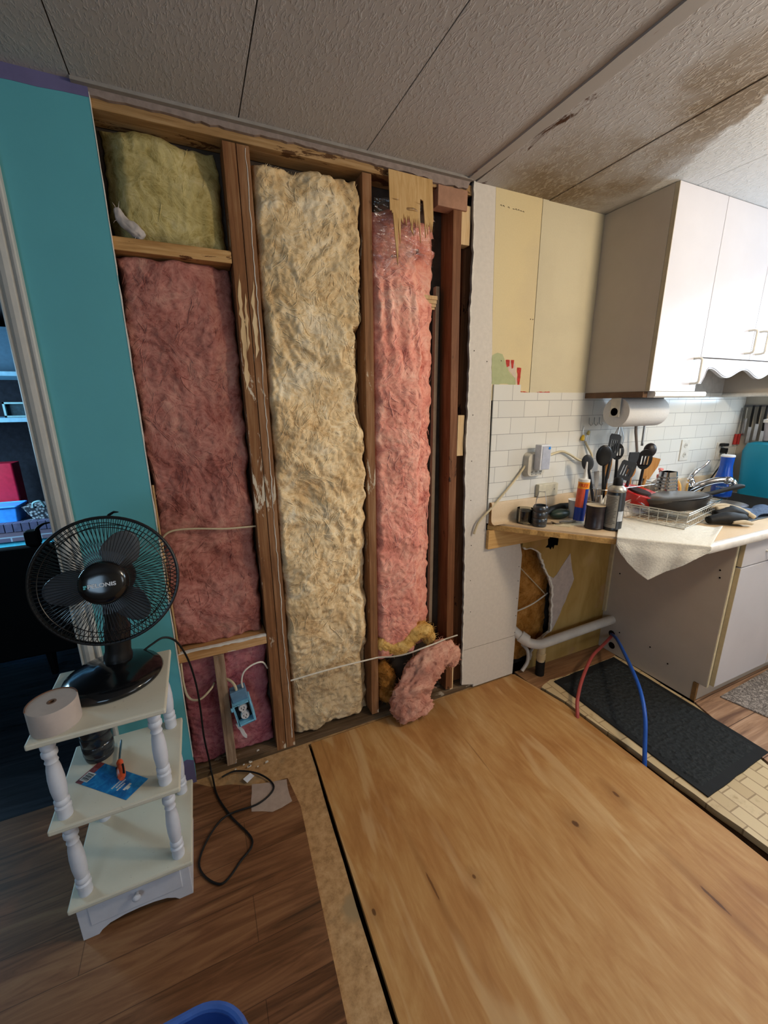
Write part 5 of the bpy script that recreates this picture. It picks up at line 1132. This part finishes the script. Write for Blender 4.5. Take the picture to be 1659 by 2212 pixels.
def clothf(u, v):
    x = 2.40+.30*u; y = -.40-.11*v+.01*math.sin(u*9); z = CZ+.004+.012*abs(math.sin(u*6+v*3))
    return Vector((x, y, z-.06*smooth((u-.7)/.3)+.02*math.sin(PI*v)))
tag(MB().grid(clothf, 50, 24).build('blue_cloth', flat('slate_cloth', '56657c', .95, .05, var=.25, scale=120, bump=.6), smooth='all', solid=.005), 'slate blue terry cloth hanging over the sink rim behind the gloves', 'cloth')

# sink corner: soap bottle, turquoise tote, container, utensils on the right wall
BT = Vector((2.80, -.15, .9035))
t = thing('dish_spray_bottle', BT, 'blue dish soap bottle with a white cap standing behind the faucet', 'bottle')
MB().lathe([(.046, 0), (.051, .006), (.052, .05), (.047, .09), (.036, .14), (.031, .18), (.033, .225), (.034, .232)], BT, 32).build('body', flat('soap_blue', '1648a8', .2, .5, var=.15), t, smooth=True)
MB().lathe([(.034, .232), (.0345, .24), (.030, .244), (.0005, .244)], BT, 28).build('cap', flat('cap_white', 'dadada', .35), t, smooth=True)
cb = (Vector((0, -1.5, 0))-Vector((BT.x, BT.y, 0))).normalized(); sb = Vector((0, 0, 1)).cross(cb)
m = MB(); vs = []
for i in range(24): a = 2*PI*i/24; x = .028*math.cos(a); h = .050+.028*math.sin(a); vs.append(BT+Vector((0, 0, h))+(cb*math.cos(x/.052)+sb*math.sin(x/.052))*.0535)
m.add(vs, [tuple(range(24))]); m.build('round_label', flat('label_sky', '3f7ac8', .35), t)
mt = Matrix((sb, Vector((0, 0, 1)), cb)).transposed().to_4x4(); mt.translation = BT+Vector((0, 0, .060))
text_mesh('label_lettering', 'POWERWASH', .0092, MAT['cap_white'], t, mt, .0003, bend=.0545, bold=.0002)
t = thing('turquoise_tote', (3.03, -.26, .9035), 'turquoise plastic tote filling the corner right of the sink', 'tote')
M_TUR = flat('turquoise_plastic', '0f7f9c', .4, .4, var=.06, scale=6)
TQX, TQY = 3.045, -.30
shell([rr(TQX, TQY, .085, .155, .03, .9036), rr(TQX, TQY, .095, .17, .035, 1.16), rr(TQX, TQY, .085, .16, .04, 1.205), rr(TQX, TQY, .06, .135, .04, 1.215)]).build('body', M_TUR, t, smooth=True)
MB().tube([(TQX, TQY-.08, 1.21), (TQX, TQY-.06, 1.24), (TQX, TQY+.06, 1.24), (TQX, TQY+.08, 1.21)], .008, 8).build('handle', M_TUR, t, smooth=True)
t = thing('lidded_container', (3.09, -.235, 1.217), 'grey plastic container with a white lid on top of the turquoise tote', 'container')
shell([rr(3.085, -.262, .06, .07, .02, 1.222), rr(3.085, -.262, .068, .078, .02, 1.325)]).build('body', flat('grey_tub', '9a949a', .35), t, smooth=True)
shell([rr(3.085, -.262, .074, .084, .022, 1.325), rr(3.085, -.262, .074, .084, .022, 1.342), rr(3.085, -.262, .06, .07, .022, 1.348)]).build('lid', flat('white_lid', 'd4d2d0', .35), t, smooth=True)
t = thing('magnetic_strip', (3.16, -.10, 1.41), 'narrow dark magnetic strip on the right wall holding knives', 'knife strip')
MB().box(3.156, 3.1675, -.155, -.012, 1.412, 1.424).build('bar', flat('grey_bar', '6c6a6a', .4), t)
kn = [('kitchen_knife', -.030, .0035, 'ccc', 1.405, 1.33, 'steel bladed knife with a white handle nearest the tile corner'), ('kitchen_knife', -.062, .006, 'b', 1.42, 1.28, 'black handled knife second from the tile corner'),
      ('kitchen_knife', -.095, .006, 'b', 1.42, 1.30, 'short black handled knife third from the tile corner'), ('kitchen_knife', -.13, .007, 'b', 1.42, 1.26, 'long black handled knife at the right end of the strip')]
for nm, y, r, c, z1, z0, lb in kn:
    t = thing(nm, (3.15, y, z0), lb, 'knife'); MB().tube([(3.15, y, z1), (3.15, y, (z1+z0)/2), (3.15, y-.002, z0+.01)], [r, r*1.15, r*.9], 8).build('handle', M_PL if c == 'ccc' else M_BLKM, t, smooth=True)
    MB().box(3.153, 3.155, y-.010, y+.008, z0-.09, z0+.012).build('blade', flat('cutlery_steel', 'b4b2b4', .2, .5, .9), t)
for i, (x, lb) in enumerate(((3.115, 'left'), (3.150, 'right'))):
    t = thing('red_whisk', (x, -.012, 1.18), lb+' one of two red handled tools hanging in the tile corner', 'utensil'); MB().tube([(x, -.016, 1.18), (x+.002, -.016, 1.245)], [.0095, .008], 10).build('handle', flat('red_rubber', 'b0302a', .5), t, smooth=True)
    MB().tube([(x+.002, -.016, 1.245), (x+.012, -.014, 1.33), (x+.018, -.012, 1.405)], .0022, 6).build('shaft', M_STL, t, smooth=True)

# ================================================================== ON THE TILE
def plate(nm, x0, x1, z0, z1, lab, sockets=True):
    t = thing(nm, ((x0+x1)/2, -.007, z0), lab, 'outlet'); MB().box(x0, x1, -.0125, -.007, z0, z1).build('cover', flat('plate_white', 'd0cdc4', .4, .4), t, bevel=.002)
    if sockets:
        m = MB(); mm = MB(); xc = (x0+x1)/2
        for s in (.28, .72):
            z = z0+(z1-z0)*s; m.lathe([(.0005, -.0022), (.0145, -.0022), (.0155, 0)], (xc, -.0125, z), 20, (0, 1, 0))
            for dx in (-.006, .006): MB().box(xc+dx-.0012, xc+dx+.0012, -.0153, -.0142, z-.003, z+.006).build('slot', M_BLKM, t)
        m.build('receptacle', flat('plate_face', 'c6c2b8', .4), t, smooth=True)
    return t
plate('wall_outlet', 2.583, 2.662, 1.108, 1.232, 'white duplex outlet on the tile above the faucet')
plate('wall_outlet', 2.945, 3.03, 1.09, 1.20, 'white outlet plate with a black plug behind the blue soap bottle')
t = thing('black_plug', (2.99, -.016, 1.15), 'black plug and cord in the outlet behind the blue soap bottle', 'plug')
MB().box(2.975, 3.005, -.045, -.0155, 1.135, 1.165).build('plug_body', M_BLKM, t, bevel=.004); MB().box(2.955, 2.995, -.05, -.0155, 1.178, 1.195).build('plug_adapter', M_BLKM, t, bevel=.004)
MB().tube(spline([(2.985, -.045, 1.145), (2.95, -.06, 1.10), (2.90, -.05, 1.02), (2.85, -.04, .95), (2.82, -.035, .91)], 6), .004, 8).build('cord', M_BLKM, t, smooth=True)
t = thing('blank_plate', (1.55, -.007, .99), 'blank cream wall plate low on the tile behind the lantern', 'plate')
MB().box(1.487, 1.613, -.030, -.007, 1.002, 1.064).build('cover', flat('cream_plate', 'c9c2ac', .45, .35), t, bevel=.003)
MB().lathe([(.0005, -.0008), (.0025, -.0008), (.0025, 0)], (1.588, -.030, 1.035), 8, (0, 1, 0)).build('screw', flat('nail_head', '3a3026'), t)
t = thing('power_adapter', (1.455, -.05, 1.13), 'white outlet adapter with a tall grey charger and blue light on the tile', 'adapter')
shell([[Vector((p.x, -.0075-.0*i, p.y)) for p in [Vector((q.x, q.y)) for q in rr(1.452, 1.165, .058, .058, .022, 0, 6)]] if i == 0 else [Vector((q.x, -.038, q.y)) for q in rr(1.452, 1.165, .052, .052, .022, 0, 6)] for i in (0, 1)]).build('adapter_body', M_PL, t, smooth=True)
m = MB()
for i in range(3):
    for dx in (-.004, .004): m.box(1.425+.027*i+dx-.001, 1.425+.027*i+dx+.001, -.0388, -.037, 1.128, 1.137)
    m.lathe([(.0005, -.0008), (.002, -.0008), (.002, 0)], (1.425+.027*i, -.038, 1.120), 8, (0, 1, 0))
m.build('sockets', M_BLKM, t)
MB().box(1.432, 1.495, -.078, -.0385, 1.145, 1.262).build('charger', flat('charger_white', 'd0d2d6', .35, .45), t, bevel=.004)
MB().box(1.441, 1.489, -.0795, -.0775, 1.15, 1.255).build('charger_face', flat('charger_grey', 'a9acb8', .45), t)
MB().lathe([(.0005, -.002), (.006, -.002), (.0065, 0)], (1.481, -.0795, 1.246), 16, (0, 1, 0)).build('indicator', flat('blue_light', '2a86d8', .3), t, smooth=True)
cab = [(1.128, -.012, .86), (1.14, -.016, .90), (1.156, -.018, .925), (1.231, -.02, .992), (1.345, -.02, 1.101), (1.41, -.018, 1.172), (1.45, -.02, 1.195), (1.53, -.02, 1.200), (1.618, -.02, 1.217), (1.672, -.022, 1.202), (1.741, -.03, 1.168), (1.805, -.035, 1.163), (1.825, -.03, 1.185), (1.80, -.02, 1.23), (1.782, -.016, 1.258)]
t = thing('loose_cable', (1.15, -.01, .9), 'cream cable swooping across the tile with stripped wires and yellow connectors', 'cable')
MB().tube(spline(cab, 8), .0055, 10).build('jacket', flat('cream_jacket', 'c6b896', .5, .3), t, smooth=True)
m = MB(); m.tube([(1.782, -.016, 1.258), (1.765, -.014, 1.285), (1.762, -.013, 1.31), (1.766, -.012, 1.335)], .0018, 6); m.tube([(1.782, -.016, 1.258), (1.79, -.016, 1.29), (1.798, -.016, 1.30)], .0018, 6); m.build('bare_wires', M_STL, t)
MB().lathe([(.005, 0), (.010, .004), (.0085, .020), (.004, .030)], (1.757, -.018, 1.262), 12, (.2, 0, 1)).build('wire_nut', flat('yellow_nut', 'd8b02c', .45), t, smooth=True)
MB().lathe([(.004, 0), (.008, .003), (.007, .016), (.003, .022)], (1.792, -.018, 1.29), 12, (.3, 0, 1)).build('wire_nut', flat('pale_nut', 'd2bc78', .45), t, smooth=True)
for i in range(3):
    x = 1.80+.036*i; tag(MB().tube([(x, -.010, 1.375), (x, -.012, 1.345), (x+.005, -.020, 1.335), (x+.014, -.022, 1.342), (x+.015, -.020, 1.35)], .0016, 6).build('cup_hook', M_STL, smooth=True), ('first', 'second', 'third')[i]+' small wire hook on the tile left of the paper towel, counted from the left', 'hook', 'wire hooks on the tile')
# tools hanging behind the paper towel
t = thing('hanging_whisk', (1.985, -.045, 1.20), 'wire whisk hanging behind the left of the paper towel roll', 'whisk')
MB().tube([(1.985, -.045, 1.46), (1.985, -.045, 1.345)], .006, 8).build('handle', M_STL, t, smooth=True)
m = MB()
for i in range(5):
    a = PI*i/5; ca, sa = math.cos(a), math.sin(a); m.tube(spline([(1.985, -.045, 1.345), (1.985+.028*ca, -.045+.022*sa, 1.27), (1.985+.018*ca, -.045+.016*sa, 1.225), (1.985, -.045, 1.212), (1.985-.018*ca, -.045-.016*sa, 1.225), (1.985-.028*ca, -.045-.022*sa, 1.27), (1.985, -.045, 1.345)], 5), .0011, 5)
m.build('wires', M_STL, t)
tag(MB().tube([(2.085, -.05, 1.46), (2.105, -.05, 1.30), (2.125, -.06, 1.19)], [.007, .0075, .006], 8).build('hanging_spatula', flat('brown_handle', '6e625a', .5), smooth=True), 'brown handle hanging down behind the middle of the paper towel roll', 'utensil')
tag(MB().tube([(2.175, -.045, 1.46), (2.178, -.045, 1.22)], .0065, 8).build('hanging_ladle', M_STL, smooth=True), 'steel handle hanging down behind the right of the paper towel roll', 'utensil')

# ================================================================== FAR ROOM THROUGH THE DOORWAY
def brick_mat():
    k = NT('hearth_brick'); br = k.n('ShaderNodeTexBrick'); x, y, z = k.xyz(); k.L(k.comb(x, z, 0.0), br.inputs['Vector'])
    for a, q in (('Scale', 1), ('Brick Width', .21), ('Row Height', .068), ('Mortar Size', .006), ('Bias', 0)): br.inputs[a].default_value = q
    br.inputs['Color1'].default_value = lin('5c5266'); br.inputs['Color2'].default_value = lin('6d5a64'); br.inputs['Mortar'].default_value = lin('8e98a6'); k.set(br.outputs['Color'], .8, .2); return k.m
t = thing('brick_hearth', (-1.9, 3.1, 0), 'raised brick hearth in the far room seen through the doorway', 'hearth')
MB().box(-3.2, -.9, 3.0, 3.7, 0, .30).build('painted_base', flat('hearth_turquoise', '58c8e0', .5, .3), t)  # added block, one even turquoise for the bright strip under the bricks
MB().box(-3.2, -.9, 2.98, 3.7, .30, .385).build('brick_course', brick_mat(), t)
M_BR = flat('soldier_brick', '4f4a62', .8, .2, var=.2, scale=20)
MB().box(-3.2, -.9, 2.985, 3.7, .385, .458).build('mortar_bed', flat('pale_mortar', '8d97a6', .85), t)
for i in range(22): MB().box(-2.2+.059*i, -2.149+.059*i, 2.975, 3.08, .388, .460).build('cap_brick', M_BR, t)
t = thing('shelf_unit', (-1.9, 3.7, .46), 'dark shelf unit with blue white shelf edges in the far room', 'shelf')
M_SHB = flat('shelf_blue', '7fa8be', .5, .3); M_SHD = flat('shelf_dark', '1a1a20', .8, .1, var=.3)
MB().box(-3.0, -.9, 3.75, 3.80, .46, 2.2).build('back_panel', M_SHD, t); MB().box(-1.02, -.98, 3.40, 3.75, .46, 2.2).build('side_panel', M_SHD, t)
for z in (1.325, 1.70): MB().box(-3.0, -.98, 3.05, 3.75, z, z+.035).build('shelf_board', M_SHB, t)
MB().box(-3.0, -1.3, 3.2, 3.72, 1.74, 2.1).build('upper_cupboard', flat('cupboard_blue', '39566a', .6), t)
t = thing('picture_box', (-1.42, 3.25, 1.36), 'small pale framed box on the far room shelf', 'frame')
m = MB()
for b in ((-1.50, -1.33, 3.2, 3.26, 1.361, 1.376), (-1.50, -1.33, 3.2, 3.26, 1.475, 1.49), (-1.50, -1.485, 3.2, 3.26, 1.361, 1.49), (-1.345, -1.33, 3.2, 3.26, 1.361, 1.49)): m.box(*b)
m.build('border', flat('frame_pale', '7fa0a4', .5), t); MB().box(-1.485, -1.345, 3.23, 3.255, 1.376, 1.475).build('picture', flat('frame_dark', '1c3038', .4, var=.5, scale=40), t)
t = thing('blue_bin', (-1.66, 3.15, .46), 'blue plastic bin on the brick hearth', 'bin')
shell([rr(-1.68, 3.16, .15, .10, .02, .461), rr(-1.68, 3.16, .165, .115, .02, .60)]).build('body', flat('bin_blue', '3f8fe0', .45), t, smooth=True); MB().tube(rr(-1.68, 3.16, .168, .118, .02, .598), .010, 6, closed=True).build('rim', MAT['bin_blue'], t, smooth=True)
t = thing('wicker_basket', (-1.34, 3.15, .46), 'patterned grey basket with a handle on the brick hearth', 'basket')
def wick():
    k = NT('wicker'); v = k.n('ShaderNodeTexVoronoi'); k.L(k.co(), v.inputs['Vector']); v.inputs['Scale'].default_value = 45; k.set(k.ramp(v.outputs['Distance'], [(.2, 'b8bcc0'), (.6, '33343a')]), .8, .2); return k.m
shell([rr(-1.34, 3.15, .10, .08, .04, .461), rr(-1.34, 3.15, .16, .11, .05, .585)]).build('body', wick(), t, smooth=True); MB().tube(spline([(-1.40, 3.04, .58), (-1.39, 3.03, .62), (-1.34, 3.03, .63), (-1.32, 3.04, .58)], 6), .010, 8).build('handle', MAT['frame_pale'], t, smooth=True)
tag(shell([rr(-1.66, 3.42, .09, .09, .02, .461), rr(-1.66, 3.42, .09, .09, .02, .95)]).build('red_canister', flat('canister_red', 'a81830', .4), smooth=True), 'tall red canister behind the blue bin on the hearth', 'canister')
t = thing('glass_bowl', (-1.20, 3.42, .46), 'pale glass vase behind the basket on the hearth', 'vase')
MB().lathe([(.05, 0), (.09, .04), (.10, .09), (.06, .15), (.05, .17), (.055, .19)], (-1.22, 3.42, .461), 24).build('body', flat('grey_glass', '5c6a70', .2, .5), t, smooth=True)
t = thing('black_sofa', (-1.5, 1.3, 0), 'black sofa back with thin legs just beyond the doorway', 'sofa')
M_SOF = flat('sofa_black', '08080a', .7, .15, var=.2)
MB().box(-2.6, -.742, 1.06, 1.13, .135, .754).build('backrest', M_SOF, t, bevel=.015); MB().box(-2.6, -.80, 1.13, 1.80, .15, .42).build('seat', M_SOF, t, bevel=.03)
for x in (-2.5, -.872):
    for y in (1.09, 1.76): MB().tube([(x, y, .15), (x, y, 0)], [.024, .016], 10).build('leg', M_SOF, t)
t = thing('black_bag', (-.83, 1.12, .766), 'small black bag with a curved strap on top of the sofa back', 'bag')
MB().box(-.862, -.802, 1.065, 1.125, .7545, .835).build('body', M_SOF, t, bevel=.012); MB().tube(spline([(-.815, 1.08, .81), (-.80, 1.08, .845), (-.77, 1.08, .865), (-.735, 1.08, .868)], 6), [.012, .011, .010, .010, .009, .009, .008, .008, .007, .007, .006, .006, .005, .005, .005, .004, .004, .003, .003], 8).build('strap', M_SOF, t, smooth=True)
rgp = MB().lathe([(.0005, .004), (.5, .004), (.5, -.002)], (-1.6, 2.35, 0), 48).build('round_rug', flat('rug_slate', '1c2c3c', .9, .1, var=.2)); tag(rgp, 'dark round disc on the far room floor', 'rug')  # thin flat disc of one dark slate colour on the floor
